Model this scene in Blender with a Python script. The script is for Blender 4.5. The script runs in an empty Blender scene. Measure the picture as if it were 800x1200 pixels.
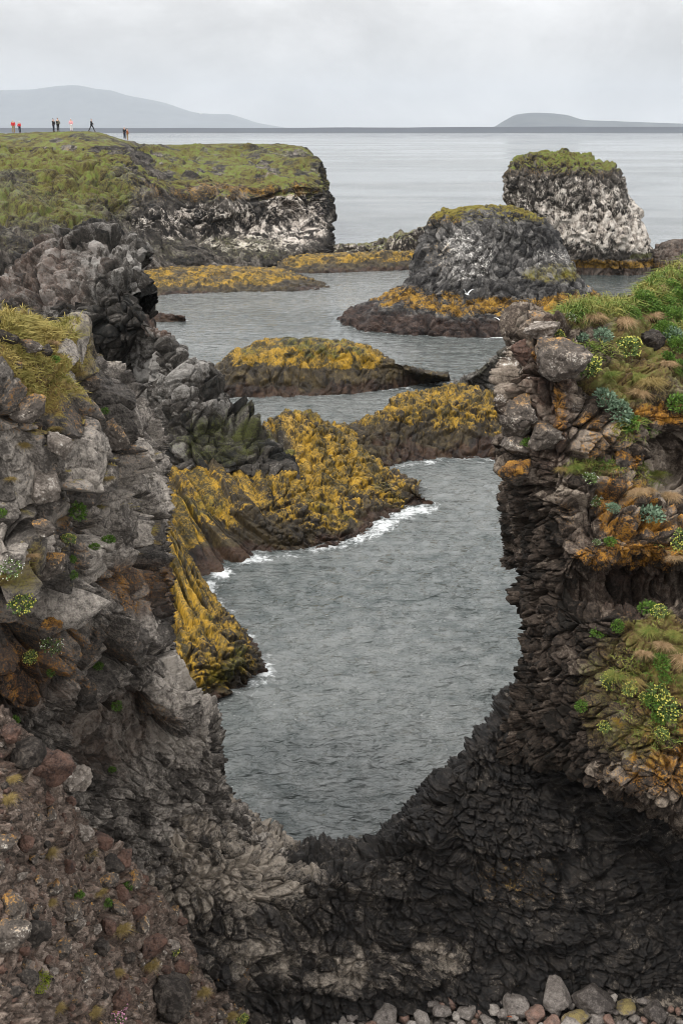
import bpy, bmesh, math, random
import numpy as np
from mathutils import Vector, Matrix

random.seed(7)
rng = np.random.default_rng(7)
scene = bpy.context.scene
C = scene.collection
F32 = np.float32

# ------------------------------------------------------------------ camera
FPX = 1333.33            # focal length in pixels of the 800x1200 photograph
CAM_Z = 18.0
TH = math.radians(18.65)
CAM = np.array([0.0, 0.0, CAM_Z])
FW = np.array([0, math.cos(TH), -math.sin(TH)])
UP = np.array([0, math.sin(TH), math.cos(TH)])
RT = np.array([1.0, 0, 0])


def ray(px, py):
    px = np.asarray(px, float); py = np.asarray(py, float)
    a = (px - 400) / FPX; b = (600 - py) / FPX
    return RT * a[..., None] + UP * b[..., None] + FW


def P(px, py, D):
    """point seen at photo pixel (px, py), D metres ahead of the viewpoint"""
    r = ray(px, py)
    return CAM + r * (np.asarray(D, float) / r[..., 1])[..., None]


def W(px, py, z=0.0):
    """point seen at photo pixel (px, py) on the level z"""
    r = ray(px, py)
    return CAM + r * ((z - CAM_Z) / r[..., 2])[..., None]


def WD(px, py, z=0.0):
    return float(W(px, py, z)[1])


def proj(Q):
    d = np.asarray(Q, float) - CAM
    y = d @ FW
    return 400 + FPX * (d @ RT) / y, 600 - FPX * (d @ UP) / y, y


cam_d = bpy.data.cameras.new('camera')
cam_o = bpy.data.objects.new('camera', cam_d)
C.objects.link(cam_o)
cam_o.location = CAM
cam_o.rotation_euler = (math.pi / 2 - TH, 0, 0)
cam_d.sensor_fit = 'VERTICAL'
cam_d.sensor_height = 36.0
cam_d.lens = 36.0 * FPX / 1200
cam_d.clip_start = 0.1
cam_d.clip_end = 40000
scene.camera = cam_o

# ------------------------------------------------------------------ noise


def _h(x, y, z, seed):
    x = x.astype(np.uint32); y = y.astype(np.uint32); z = z.astype(np.uint32)
    h = x * np.uint32(374761393) + y * np.uint32(668265263) + z * np.uint32(2246822519) + np.uint32((seed * 3266489917) & 0xffffffff)
    h ^= h >> np.uint32(15); h *= np.uint32(2246822519)
    h ^= h >> np.uint32(13); h *= np.uint32(3266489917)
    h ^= h >> np.uint32(16)
    return h


def _r(h, k):
    h = h * np.uint32(2654435761 + 2 * k * 40503) + np.uint32(k * 977 + 13)
    h ^= h >> np.uint32(16); h *= np.uint32(2246822519); h ^= h >> np.uint32(13)
    return (h >> np.uint32(8)).astype(F32) * F32(1 / 16777216.0)


def vnoise(Q, seed=0):
    Q = np.asarray(Q, F32)
    c = np.floor(Q); f = Q - c; c = c.astype(np.int64)
    f = f * f * f * (f * (f * 6 - 15) + 10)
    out = np.zeros(len(Q), F32)
    for i in (0, 1):
        wx = f[:, 0] if i else 1 - f[:, 0]
        for j in (0, 1):
            wy = f[:, 1] if j else 1 - f[:, 1]
            for k in (0, 1):
                wz = f[:, 2] if k else 1 - f[:, 2]
                out += wx * wy * wz * _r(_h(c[:, 0] + i, c[:, 1] + j, c[:, 2] + k, seed), 0)
    return out


def fbm(Q, octv=4, seed=0, gain=0.5):
    """0..1, mean 0.5"""
    Q = np.asarray(Q, F32); s = np.zeros(len(Q), F32); a = 1.0; t = 0
    for o in range(octv):
        s += a * vnoise(Q * F32(2.03 ** o) + F32(o * 17.3), seed + o); t += a; a *= gain
    return s / t


def worley(Q, seed=0):
    Q = np.asarray(Q, F32)
    c = np.floor(Q); c64 = c.astype(np.int64)
    n = len(Q)
    f1 = np.full(n, 9, F32); f2 = np.full(n, 9, F32); hid = np.zeros(n, np.uint32); vec = np.zeros((n, 3), F32)
    for i in (-1, 0, 1):
        for j in (-1, 0, 1):
            for k in (-1, 0, 1):
                h = _h(c64[:, 0] + i, c64[:, 1] + j, c64[:, 2] + k, seed)
                v = np.stack([Q[:, 0] - (c[:, 0] + i + _r(h, 1)), Q[:, 1] - (c[:, 1] + j + _r(h, 2)), Q[:, 2] - (c[:, 2] + k + _r(h, 3))], 1)
                d = (v * v).sum(1)
                m = d < f1
                f2 = np.where(m, f1, np.minimum(f2, d))
                f1 = np.where(m, d, f1)
                hid = np.where(m, h, hid)
                vec[m] = v[m]
    return np.sqrt(f1), np.sqrt(f2), hid, vec


def sstep(a, b, x):
    t = np.clip((x - a) / (b - a), 0, 1)
    return t * t * (3 - 2 * t)


def blocks(Q, size, seed, off, tilt, crack=0.0, cw=0.15):
    """fractured rock: every cell is a tilted facet with worn shoulders, cells meet in cracks"""
    f1, f2, h, v = worley(Q / np.asarray(size, F32), seed)
    t = np.stack([_r(h, 5), _r(h, 6), _r(h, 7)], 1) - 0.5
    off *= .46; crack *= .72; tilt *= 1.15
    H0 = crack + off
    x = np.clip((f2 - f1) / (cw * .9), 0, 1)
    ramp = np.minimum(x * 1.25, 1); ramp = ramp * (1.35 - .35 * ramp)
    d = (H0 + off * (_r(h, 4) - 0.5) * 2 + tilt * (t * v).sum(1) * 1.6) * ramp - H0 * .8
    return d, _r(h, 8)


def warp(Q, amt, size, seed):
    Q = np.asarray(Q, F32)
    return Q + amt * np.stack([fbm(Q / size + 31 * k, 2, seed + k) - 0.5 for k in range(3)], 1) * 2


# ------------------------------------------------------------------ patches: lofted surfaces
def catmull(A, axis, counts):
    """Catmull-Rom resample of control array A along axis; counts = samples per segment"""
    A = np.moveaxis(A, axis, 0)
    out = []
    n = len(A)
    for s in range(n - 1):
        p0 = A[s - 1] if s > 0 else 2 * A[s] - A[s + 1]
        p1, p2 = A[s], A[s + 1]
        p3 = A[s + 2] if s + 2 < n else 2 * A[s + 1] - A[s]
        # blend towards straight lines so sharp breaks do not overshoot
        m1 = 0.32 * (p2 - p0); m2 = 0.32 * (p3 - p1)
        k = counts[s]
        t = (np.arange(k) / k).reshape((-1,) + (1,) * (A.ndim - 1))
        h00 = 2 * t**3 - 3 * t**2 + 1; h10 = t**3 - 2 * t**2 + t; h01 = -2 * t**3 + 3 * t**2; h11 = t**3 - t**2
        out.append(h00 * p1 + h10 * m1 + h01 * p2 + h11 * m2)
    out.append(A[-1:])
    return np.moveaxis(np.concatenate(out, 0), 0, axis)


def widen(rows, left=None, right=None):
    """carry a surface on beyond the frame"""
    out = []
    for r in rows:
        r = list(r)
        if left is not None: r = [r[0] + np.array(left)] + r
        if right is not None: r = r + [r[-1] + np.array(right)]
        out.append(r)
    return out


class Patch:
    pass


SURF = []      # finished surfaces, to stand things on


def patch(rows, step=1.2, kmax=120):
    """rows of world control points (R, K, 3) -> dense grid"""
    A = np.array(rows, float)
    px, py, _ = proj(A.reshape(-1, 3)); Q = np.stack([px, py], 1).reshape(A.shape[0], A.shape[1], 2)
    du = np.linalg.norm(np.diff(Q, axis=1), axis=2).max(0); dv = np.linalg.norm(np.diff(Q, axis=0), axis=2).max(1)
    dist = np.linalg.norm(A - CAM, axis=2)
    wu = (np.linalg.norm(np.diff(A, axis=1), axis=2) / dist[:, 1:]).max(0) * FPX; wv = (np.linalg.norm(np.diff(A, axis=0), axis=2) / dist[1:]).max(1) * FPX
    du = np.maximum(du, np.minimum(wu * .42, 50 * step)); dv = np.maximum(dv, np.minimum(wv * .42, 50 * step))
    cu = np.clip((du / step).astype(int), 3, kmax); cv = np.clip((dv / step).astype(int), 3, kmax)
    for i in range(A.shape[1] - 1):            # coarser outside the frame
        x = Q[:, i:i + 2, 0]
        if x.max() < -30 or x.min() > 830: cu[i] = max(4, min(int(cu[i] * .5), 70))
    G = catmull(catmull(A, 1, cu), 0, cv)
    p = Patch(); p.shape = G.shape[:2]; p.closed = False
    p.base = G.reshape(-1, 3); p.u, p.v = [x.ravel() for x in np.meshgrid(np.linspace(0, 1, G.shape[1]), np.linspace(0, 1, G.shape[0]))]
    p.N = gridnormals(p.base, p.shape, False)
    return p


def gridnormals(Q, shape, closed):
    G = Q.reshape(shape[0], shape[1], 3)
    if closed:
        gu = np.roll(G, -1, 1) - np.roll(G, 1, 1)
    else:
        gu = np.gradient(G, axis=1)
    gv = np.gradient(G, axis=0)
    n = np.cross(gu, gv).reshape(-1, 3)
    return n / (np.linalg.norm(n, axis=1, keepdims=True) + 1e-9)


def smooth_grid(N, shape, it, closed=False):
    G = N.reshape(shape[0], shape[1], 3).copy()
    for _ in range(it):
        if closed:
            G = (G + np.roll(G, 1, 1) + np.roll(G, -1, 1)) / 3
        else:
            H = np.pad(G, ((0, 0), (1, 1), (0, 0)), 'edge'); G = (H[:, :-2] + H[:, 1:-1] + H[:, 2:]) / 3
        H = np.pad(G, ((1, 1), (0, 0), (0, 0)), 'edge'); G = (H[:-2] + H[1:-1] + H[2:]) / 3
    G = G.reshape(-1, 3)
    return G / (np.linalg.norm(G, axis=1, keepdims=True) + 1e-9)


def face_camera(p):
    s = ((CAM - p.base) * p.N).sum(1)
    if np.median(s) < 0:
        p.N = -p.N; p.flip = True
    else:
        p.flip = False
    p.N = smooth_grid(p.N, p.shape, 12, p.closed)


def tri_mesh(name, V, faces4, attrs=None, smooth=True):
    me = bpy.data.meshes.new(name)
    V = np.asarray(V, F32)
    me.vertices.add(len(V)); me.vertices.foreach_set('co', V.ravel())
    n, k = faces4.shape
    me.loops.add(n * k); me.loops.foreach_set('vertex_index', faces4.astype(np.int32).ravel())
    me.polygons.add(n)
    me.polygons.foreach_set('loop_start', (np.arange(n) * k).astype(np.int32))
    me.polygons.foreach_set('use_smooth', np.full(n, smooth))
    for a, val in (attrs or {}).items():
        at = me.attributes.new(a, 'FLOAT', 'POINT'); at.data.foreach_set('value', np.asarray(val, F32))
    me.update(calc_edges=True); me.validate()
    return me


def grid_faces(shape, closed, flip):
    r, c = shape
    I = np.arange(r * c).reshape(r, c)
    J = np.concatenate([I, I[:, :1]], 1) if closed else I
    f = np.stack([J[:-1, :-1], J[:-1, 1:], J[1:, 1:], J[1:, :-1]], -1).reshape(-1, 4)
    return f[:, ::-1] if flip else f


def tag(o, label=None, cat=None, group=None, kind=None):
    if label: o['label'] = label
    if cat: o['category'] = cat
    if group: o['group'] = group
    if kind: o['kind'] = kind
    return o


def link(name, me, mats=None, parent=None):
    o = bpy.data.objects.new(name, me)
    if mats is not None and not me.materials:
        for m in (mats if isinstance(mats, (list, tuple)) else [mats]):
            me.materials.append(m)
    C.objects.link(o)
    if parent: o.parent = parent
    return o


def finish(p, name, d, masks, mat, drop=None):
    """displace patch along its normals, keep it for placing things, link it"""
    V = p.base + p.N * np.asarray(d)[:, None]
    p.V = V
    n = gridnormals(V, p.shape, p.closed)
    if p.flip: n = -n
    p.VN = n
    p.masks = masks(p) if callable(masks) else masks
    me = tri_mesh(name, V, grid_faces(p.shape, p.closed, p.flip), p.masks)
    o = link(name, me, mat)
    p.px, p.py, p.dep = proj(V)
    SURF.append(p)
    p.o = o
    return p


def paint(p, spots, soft=0.35):
    """mask from (px, py, rx, ry, strength) spots on the surface"""
    px, py, _ = proj(p.base)
    m = np.zeros(len(px))
    for s in spots:
        d = np.sqrt(((px - s[0]) / s[2])**2 + ((py - s[1]) / s[3])**2)
        m = np.maximum(m, s[4] * (1 - sstep(1 - soft, 1 + soft, d)))
    return m


def surf(px, py, r=3.0, patches=None):
    """front-most surface point and normal at a photo pixel"""
    best = None
    for p in (patches or SURF):
        m = np.where((np.abs(p.px - px) < r) & (np.abs(p.py - py) < r) & (p.dep > 1))[0]
        if len(m):
            i = m[np.argmin(p.dep[m])]
            if best is None or p.dep[i] < best[2]:
                best = (p.V[i], p.VN[i], p.dep[i])
    if best is None and r < 30:
        return surf(px, py, r * 2, patches)
    return best


# ------------------------------------------------------------------ materials
def nodes_of(name):
    m = bpy.data.materials.new(name); m.use_nodes = True
    nt = m.node_tree; nt.nodes.clear()
    out = nt.nodes.new('ShaderNodeOutputMaterial'); b = nt.nodes.new('ShaderNodeBsdfPrincipled')
    nt.links.new(b.outputs[0], out.inputs[0])
    return m, nt, b


def N_(nt, t, **kw):
    n = nt.nodes.new(t)
    for k, v in kw.items(): setattr(n, k, v)
    return n


def noise(nt, vec, scale, detail=4, rough=0.55, dist=0.0):
    n = N_(nt, 'ShaderNodeTexNoise'); n.inputs['Scale'].default_value = scale; n.inputs['Detail'].default_value = detail
    n.inputs['Roughness'].default_value = rough; n.inputs['Distortion'].default_value = dist
    nt.links.new(vec, n.inputs['Vector']); return n.outputs['Fac']


def math_(nt, op, a, b=None, c=None, clamp=False):
    n = N_(nt, 'ShaderNodeMath', operation=op, use_clamp=clamp)
    for i, x in enumerate((a, b, c)):
        if x is None: continue
        if isinstance(x, (int, float)): n.inputs[i].default_value = x
        else: nt.links.new(x, n.inputs[i])
    return n.outputs[0]


def remap(nt, x, a, b, c=0.0, d=1.0):
    n = N_(nt, 'ShaderNodeMapRange', interpolation_type='SMOOTHSTEP')
    nt.links.new(x, n.inputs[0])
    for i, v in enumerate((a, b, c, d)): n.inputs[1 + i].default_value = v
    return n.outputs[0]


def col4(c): return (c[0], c[1], c[2], 1)


def mix(nt, fac, a, b, mode='MIX'):
    n = N_(nt, 'ShaderNodeMix', data_type='RGBA', blend_type=mode)
    if isinstance(fac, (int, float)): n.inputs[0].default_value = fac
    else: nt.links.new(fac, n.inputs[0])
    for s, x in ((6, a), (7, b)):
        if isinstance(x, tuple): n.inputs[s].default_value = col4(x)
        else: nt.links.new(x, n.inputs[s])
    return n.outputs[2]


def attr(nt, name):
    n = N_(nt, 'ShaderNodeAttribute'); n.attribute_name = name; return n.outputs['Fac']


def rock_mat(name, s, dark=(.03, .028, .027), mid=(.10, .095, .09), light=(.24, .225, .21), ochre=(.34, .19, .03), ochre2=(.26, .11, .025),
             grass=(.12, .15, .02), grass2=(.22, .18, .03), white=(.62, .6, .56), red=(.13, .055, .04), rough=0.85, bump=0.9, bdist=0.05, spec=0.25, vs=1.0):
    """weathered rock; s = size in metres of the smallest visible grain; masks come from the mesh"""
    m, nt, b = nodes_of(name)
    tc = N_(nt, 'ShaderNodeNewGeometry').outputs['Position']
    if vs != 1.0:
        mpv = N_(nt, 'ShaderNodeMapping'); mpv.inputs['Scale'].default_value = (1, 1, vs); nt.links.new(tc, mpv.inputs[0]); tc = mpv.outputs[0]
    n1 = noise(nt, tc, 0.12 / s, 6, 0.62); n2 = noise(nt, tc, 0.5 / s, 5, 0.65, 0.3); n3 = noise(nt, tc, 1.6 / s, 3, 0.6)
    tone = attr(nt, 'tone')
    k = math_(nt, 'ADD', math_(nt, 'MULTIPLY', tone, 0.8), math_(nt, 'MULTIPLY', n1, 0.3))
    k = math_(nt, 'ADD', k, math_(nt, 'MULTIPLY', math_(nt, 'SUBTRACT', n2, 0.5), 0.85))
    k = math_(nt, 'ADD', k, math_(nt, 'MULTIPLY', math_(nt, 'SUBTRACT', n3, 0.5), 0.5))
    cr = N_(nt, 'ShaderNodeValToRGB'); nt.links.new(k, cr.inputs[0])
    e = cr.color_ramp.elements
    e[0].position = 0.2; e[0].color = col4(dark); e[1].position = 0.85; e[1].color = col4(light)
    x = e.new(0.5); x.color = col4(mid)
    col = cr.outputs[0]

    n4 = noise(nt, tc, 0.22 / s, 4, 0.6, 0.5)

    def lay(col, mask, c1, c2, amt=0.9, nz=n2, sharp=0.16, cover=0.92):
        f = math_(nt, 'ADD', attr(nt, mask), math_(nt, 'MULTIPLY', math_(nt, 'SUBTRACT', nz, 0.5), amt))
        f = math_(nt, 'ADD', f, math_(nt, 'MULTIPLY', math_(nt, 'SUBTRACT', n3, 0.5), amt * .8))
        f = remap(nt, f, 0.5 - sharp, 0.5 + sharp, 0.0, cover)
        q = math_(nt, 'ADD', math_(nt, 'MULTIPLY', n4, .6), math_(nt, 'MULTIPLY', n3, .5))
        q = math_(nt, 'ADD', q, math_(nt, 'MULTIPLY', math_(nt, 'SUBTRACT', tone, .35), .35))
        cc = mix(nt, remap(nt, q, .44, .74), (c2[0] * .7, c2[1] * .7, c2[2] * .7), (c1[0] * 1.12, c1[1] * 1.12, c1[2] * 1.12))
        cc = mix(nt, remap(nt, q, .54, .38, 0.0, 0.9), cc, (c2[0] * .22, c2[1] * .24, c2[2] * .35))
        return mix(nt, f, col, cc)
    col = lay(col, 'red', (red[0] * 1.5, red[1] * 1.4, red[2] * 1.3), red, 0.9, n1, 0.3, .75)
    col = lay(col, 'white', white, (white[0] * .6, white[1] * .55, white[2] * .5), 1.1, n2, 0.13)
    col = lay(col, 'ochre', ochre, ochre2, 1.0, n2)
    col = lay(col, 'grass', grass, grass2, 0.7, n2, 0.2)
    nt.links.new(col, b.inputs['Base Color'])
    b.inputs['Roughness'].default_value = rough
    b.inputs['Specular IOR Level'].default_value = spec
    bp = N_(nt, 'ShaderNodeBump'); bp.inputs['Strength'].default_value = bump; bp.inputs['Distance'].default_value = bdist
    nt.links.new(math_(nt, 'ADD', n2, math_(nt, 'MULTIPLY', n3, 0.6)), bp.inputs['Height'])
    nt.links.new(bp.outputs[0], b.inputs['Normal'])
    return m


def leaf_mat(name, c1, c2, rough=0.6, trans=0.0, scale=6.0):
    m, nt, b = nodes_of(name)
    pos = N_(nt, 'ShaderNodeNewGeometry').outputs['Position']
    f = math_(nt, 'ADD', math_(nt, 'MULTIPLY', attr(nt, 'tone'), 0.7), math_(nt, 'MULTIPLY', noise(nt, pos, scale, 2), 0.5))
    nt.links.new(mix(nt, remap(nt, f, 0.2, 0.95), c1, c2), b.inputs['Base Color'])
    b.inputs['Roughness'].default_value = rough
    b.inputs['Specular IOR Level'].default_value = 0.25
    return m


def plain_mat(name, c, rough=0.7, var=0.25, scale=8.0):
    m, nt, b = nodes_of(name)
    pos = N_(nt, 'ShaderNodeNewGeometry').outputs['Position']
    nt.links.new(mix(nt, noise(nt, pos, scale, 4), tuple(x * (1 - var) for x in c), tuple(min(1, x * (1 + var)) for x in c)), b.inputs['Base Color'])
    b.inputs['Roughness'].default_value = rough
    return m


# ------------------------------------------------------------------ masks helper
def mk(p, **kw):
    out = {}
    for k in ('tone', 'grass', 'ochre', 'white', 'red'):
        out[k] = np.clip(kw.get(k, np.zeros(len(p.base)) if k != 'tone' else np.full(len(p.base), .5)), 0, 1)
    return out
HAZE = 5e-5; SKY_GAIN = 2.8; SKY_BASE = 6.5; SUN_E = 1.5; EXPO = 0.36
# ================================================================== LANDFORMS
def rowD(*pts):
    return [P(*q) for q in pts]


def behind(row, dD, dz):
    """the hidden back of a top row: further off and lower"""
    out = []
    for q in row:
        d = np.array([q[0], q[1]]); r = d / np.linalg.norm(d)
        out.append(np.array([q[0] + r[0] * dD, q[1] + r[1] * dD, q[2] + dz]))
    return out


M_near = rock_mat('basalt_near', 0.05, bdist=0.05, dark=(.014, .012, .010), mid=(.095, .083, .072), light=(.45, .40, .345), ochre=(.27, .125, .018), ochre2=(.15, .06, .014), grass=(.19, .16, .035), grass2=(.22, .14, .035), red=(.07, .04, .026))
M_right = rock_mat('basalt_brown', 0.05, bdist=0.05, dark=(.009, .007, .005), mid=(.062, .046, .035), light=(.32, .265, .21), ochre=(.36, .17, .018), ochre2=(.19, .08, .014),
                   grass=(.11, .12, .025), grass2=(.19, .12, .045), red=(.055, .028, .02))
M_wall = rock_mat('basalt_black', 0.05, bdist=0.05, dark=(.006, .005, .0045), mid=(.031, .0255, .021), light=(.33, .28, .225), rough=.65, spec=.4)
M_scree = rock_mat('scree', 0.03, bdist=0.03, dark=(.022, .016, .012), mid=(.118, .089, .071), light=(.38, .31, .255), red=(.08, .042, .028), grass=(.16, .12, .03), grass2=(.14, .08, .03), ochre=(.22, .13, .03))
M_mid = rock_mat('basalt_mid', 0.11, bdist=0.09, dark=(.007, .007, .006), mid=(.046, .040, .034), light=(.26, .245, .225), ochre=(.24, .15, .015), ochre2=(.12, .10, .015),
                 grass=(.065, .075, .014), grass2=(.05, .05, .012), red=(.065, .040, .030))
M_weed = rock_mat('seaweed_rock', 0.15, bdist=0.10, dark=(.012, .009, .006), mid=(.04, .029, .014), light=(.11, .08, .032), ochre=(.33, .19, .013), ochre2=(.095, .066, .011),
                  grass=(.11, .10, .010), grass2=(.045, .05, .01), red=(.028, .014, .010), rough=.6, vs=.4)
M_far = rock_mat('basalt_far', 0.17, bdist=0.18, dark=(.010, .009, .008), mid=(.05, .043, .036), light=(.22, .195, .17), white=(.58, .53, .47), ochre=(.24, .135, .018), ochre2=(.11, .06, .014),
                 grass=(.10, .13, .020), grass2=(.14, .105, .03), red=(.045, .026, .018), vs=.5)


def upness(p): return p.VN[:, 2]


# ---- headland at the far left
def headland():
    H1 = rowD((-140, 156, 178), (0, 157, 176), (30, 156, 176), (62, 154, 176), (112, 156, 175), (150, 165, 178), (172, 170, 192), (250, 169.5, 206), (328, 170.5, 206), (358, 177, 197), (374, 191, 186), (374, 200, 200))
    H0 = behind(H1, 45, -6); Hm = behind(H1, 14, -1.0)
    H2 = rowD((-140, 200, 150), (0, 190, 158), (30, 188, 159), (62, 186, 160), (112, 182, 162), (150, 192, 160), (195, 203, 163), (250, 212, 166), (300, 218, 168), (350, 211, 172), (378, 215, 177), (380, 222, 195))
    H3 = rowD((-140, 260, 120), (0, 240, 130), (30, 236, 134), (62, 235, 138), (112, 235, 143), (150, 240, 149), (195, 240, 155), (250, 240, 160), (300, 238, 164), (350, 225, 170), (379, 226, 175), (383, 238, 195))
    H3b = rowD((-140, 290, 104), (0, 268, 114), (30, 264, 120), (62, 262, 125), (112, 264, 135), (150, 270, 145), (195, 276, 151.5), (250, 276, 157.5), (300, 272, 161.5), (350, 262, 167.5), (380, 257, 173), (384, 270, 195))
    H4 = rowD((-140, 320, 90), (0, 300, 100), (30, 296, 105), (62, 292, 110), (112, 294, 125), (150, 304, 137), (195, 314, 145), (250, 309, 150), (300, 302, 154), (350, 294, 158), (387, 288, 164), (395, 300, 190))
    H5 = [np.array([q[0], q[1] - (2 if i > 4 else 8), -1.0]) for i, q in enumerate(H4)]
    p = patch(widen([H0, Hm, H1, H2, H3, H3b, H4, H5], left=(-60, -6, 0)), 1.0, 150); face_camera(p)
    px, py, _ = proj(p.base)
    Q = warp(p.base, 1.5, 5, 11)
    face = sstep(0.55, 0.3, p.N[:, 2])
    gully = sstep(215, 120, px) * sstep(160, 215, py)
    big, rb = blocks(Q, (5, 5, 4), 21, 1.4, 1.6, .5, .2)
    b1, r1 = blocks(Q, (1.25, 1.25, 4.8), 3, .5, .5, .6, .32)
    b2, r2 = blocks(Q, (.8, .8, 1.0), 5, .3, .25, .2, .3)
    f = fbm(p.base / 6, 5, 9) - .5
    d = big * (0.25 + .75 * np.maximum(face * .45, gully * .7)) + b1 * (.2 + .8 * np.maximum(face, gully * .35)) + b2 * (.35 + .65 * face) + f * 2.4
    edge = sstep(160, 170, py) * 1.0
    d = d * np.where(py < 172, .25, 1)

    def masks(p):
        px, py, _ = proj(p.base)
        up = upness(p)
        n = fbm(p.base / 7, 4, 40); n2 = fbm(p.base / 2, 3, 44)
        top = sstep(245, 205, py - (px > 330) * 6 + (n - .5) * 60)
        g = sstep(.25, .6, up + (n - .5) * 1.1) * top * (1.05 - .45 * sstep(.45, .6, n2)) + .25 * sstep(.5, .8, up) * (n > .5)
        g = np.maximum(g, .55 * (py < 160)) * .9 - .3 * sstep(.5, .62, n2) * (px < 190)
        g *= 1 - .7 * gully * sstep(.52, .4, n)
        g -= .34 * sstep(.5, .6, n2) * (py > 172)
        oc = (paint(p, [(140, 225, 60, 30, .36), (330, 220, 55, 13, .5), (60, 190, 70, 22, .36), (250, 222, 60, 18, .42), (60, 230, 70, 26, .36)])) * (.6 + .9 * (n2 - .1))
        wh = (sstep(.0, .5, up) * .2 + .5 * n2 + .3 * (r2 - .5) + .25 * (r1 - .5) + .03) * paint(p, [(205, 262, 60, 22, .85), (347, 255, 40, 40, 1.12), (295, 275, 70, 24, .86), (250, 255, 60, 20, .8)])
        green_low = paint(p, [(250, 292, 110, 20, .42)]) * (.4 + n)
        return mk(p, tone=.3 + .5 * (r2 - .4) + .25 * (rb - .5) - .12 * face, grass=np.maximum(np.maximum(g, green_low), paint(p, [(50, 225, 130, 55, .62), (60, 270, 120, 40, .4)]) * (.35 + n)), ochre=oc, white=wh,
                  red=paint(p, [(40, 275, 110, 45, .3), (200, 322, 60, 10, .5)]))
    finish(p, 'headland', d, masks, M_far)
    tag(p.o, 'grass-topped headland with white-streaked basalt cliffs where people walk', 'headland', kind='structure')
    return p


P_head = headland()


# ---- long low rocks: a ridge with a front foot in the water
def ridge_rock(name, ridge, front, back_d, mat, disp, masks, label, cat, bulge=.5, step=1.1, kmax=120, extra=None, kind=None):
    R = rowD(*ridge)
    Fw = [W(x, y, 0.0) for x, y in front]
    under = [q + np.array([0, -.6, -1.6]) for q in Fw]
    midr = []
    for a, b in zip(R, Fw):
        q = a * .5 + b * .5; q[2] += bulge * max(.1, (a[2] - b[2])) * .5
        midr.append(q)
    back = behind(R, back_d, 0)
    for q in back: q[2] = -1.2
    mback = [(a + b) / 2 + np.array([0, 0, .25 * (a[2] + 1.2)]) for a, b in zip(R, back)]
    p = patch([back, mback, R, midr, Fw, under], step, kmax); face_camera(p)
    d = disp(p)
    finish(p, name, d, masks, mat)
    tag(p.o, label, cat, kind=kind)
    return p


def weedy(sz, seed, amp=1.0, warp_amt=.4):
    def f(p):
        Q = warp(p.base, warp_amt, 2 * sz, seed)
        b1, p.r1 = blocks(Q, (1.1 * sz, 1.1 * sz, 2.6 * sz), seed + 1, .30 * sz * amp, .35 * sz * amp, .30 * sz * amp, .3)
        b2, p.r2 = blocks(Q, (.5 * sz, .5 * sz, 1.0 * sz), seed + 2, .14 * sz * amp, .13 * sz * amp, .14 * sz * amp, .35)
        return b1 + b2 + (fbm(p.base / (2.5 * sz), 5, seed + 3) - .5) * 1.3 * sz * amp + (fbm(p.base / (.35 * sz), 3, seed + 6) - .5) * .28 * sz * amp
    return f


def weed_masks(zlo, zhi, s, och=.75, green=0.0, darkfoot=True, gmul=1.0):
    def f(p):
        z = p.V[:, 2]; n = fbm(p.base / s, 4, 60); n2 = fbm(p.base / (s * .3), 3, 61)
        zz = z + (n - .5) * (zhi - zlo) * 2.4
        up = upness(p)
        oc = sstep(zlo, zlo + (zhi - zlo) * .5, zz) * (och * .82 + (n2 - .5) * .9 + .22 * np.clip(up, 0, 1) - .12)
        gr = green * sstep(.45, .7, n) * sstep(zlo * .3, zlo, zz)
        rd = sstep(zlo * .9, 0.0, zz) * .75
        return mk(p, tone=.3 + .5 * (p.r2 - .4), ochre=oc, grass=gr, red=rd)
    return f


# shelf of brown seaweed under the headland
ridge_rock('tidal_ledge', [(150, 316, 142), (185, 314, 143), (230, 313, 144), (290, 313, 144.5), (330, 316, 144), (362, 326, 142), (389, 337, 139)],
           [(150, 348), (185, 346), (230, 344), (290, 342), (330, 341), (362, 340), (392, 338.5)], 9, M_weed, weedy(1.1, 100, .55),
           weed_masks(.5, 1.3, 5, .62), 'low flat ledge of brown seaweed at the foot of the headland cliff', 'tidal ledge', bulge=1.2)
ridge_rock('tidal_ledge', [(325, 300, 160), (360, 298, 160), (400, 297, 160), (440, 296, 160), (480, 294, 160), (520, 292, 160), (560, 292, 160)],
           [(325, 319), (360, 320), (400, 319.5), (440, 318), (480, 316.5), (520, 315.5), (560, 316)], 7, M_weed, weedy(1.1, 110, .5),
           weed_masks(.5, 1.4, 5, .62), 'orange-brown seaweed bench at the water line below the low dark ridge', 'tidal ledge', bulge=1.3)


def bird_masks(w, top, seed):
    def f(p):
        up = upness(p); n = fbm(p.base / 2.5, 4, seed); n2 = fbm(p.base / .7, 2, seed + 1)
        px, py, _ = proj(p.base)
        return mk(p, tone=.25 + .5 * (p.r2 - .3), white=w * (.35 * sstep(0, .6, up) + .75 * n2 + .2 * (n - .5)), grass=top * sstep(.3, .8, up + (n - .5) * .8),
                  ochre=.25 * n)
    return f


ridge_rock('ridge_rock', [(360, 291, 166), (395, 288, 166), (425, 286, 166), (450, 281, 166), (470, 273, 166), (492, 265, 166), (520, 263, 166), (560, 262, 166)],
           [(360, 306), (395, 308), (425, 308), (450, 308), (470, 308), (492, 307), (520, 307), (560, 307)], 8, M_far, weedy(1.4, 120, .7),
           bird_masks(.62, .55, 63), 'low dark basalt ridge speckled white between the headland and the stacks', 'rock ridge', bulge=.9)

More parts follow.
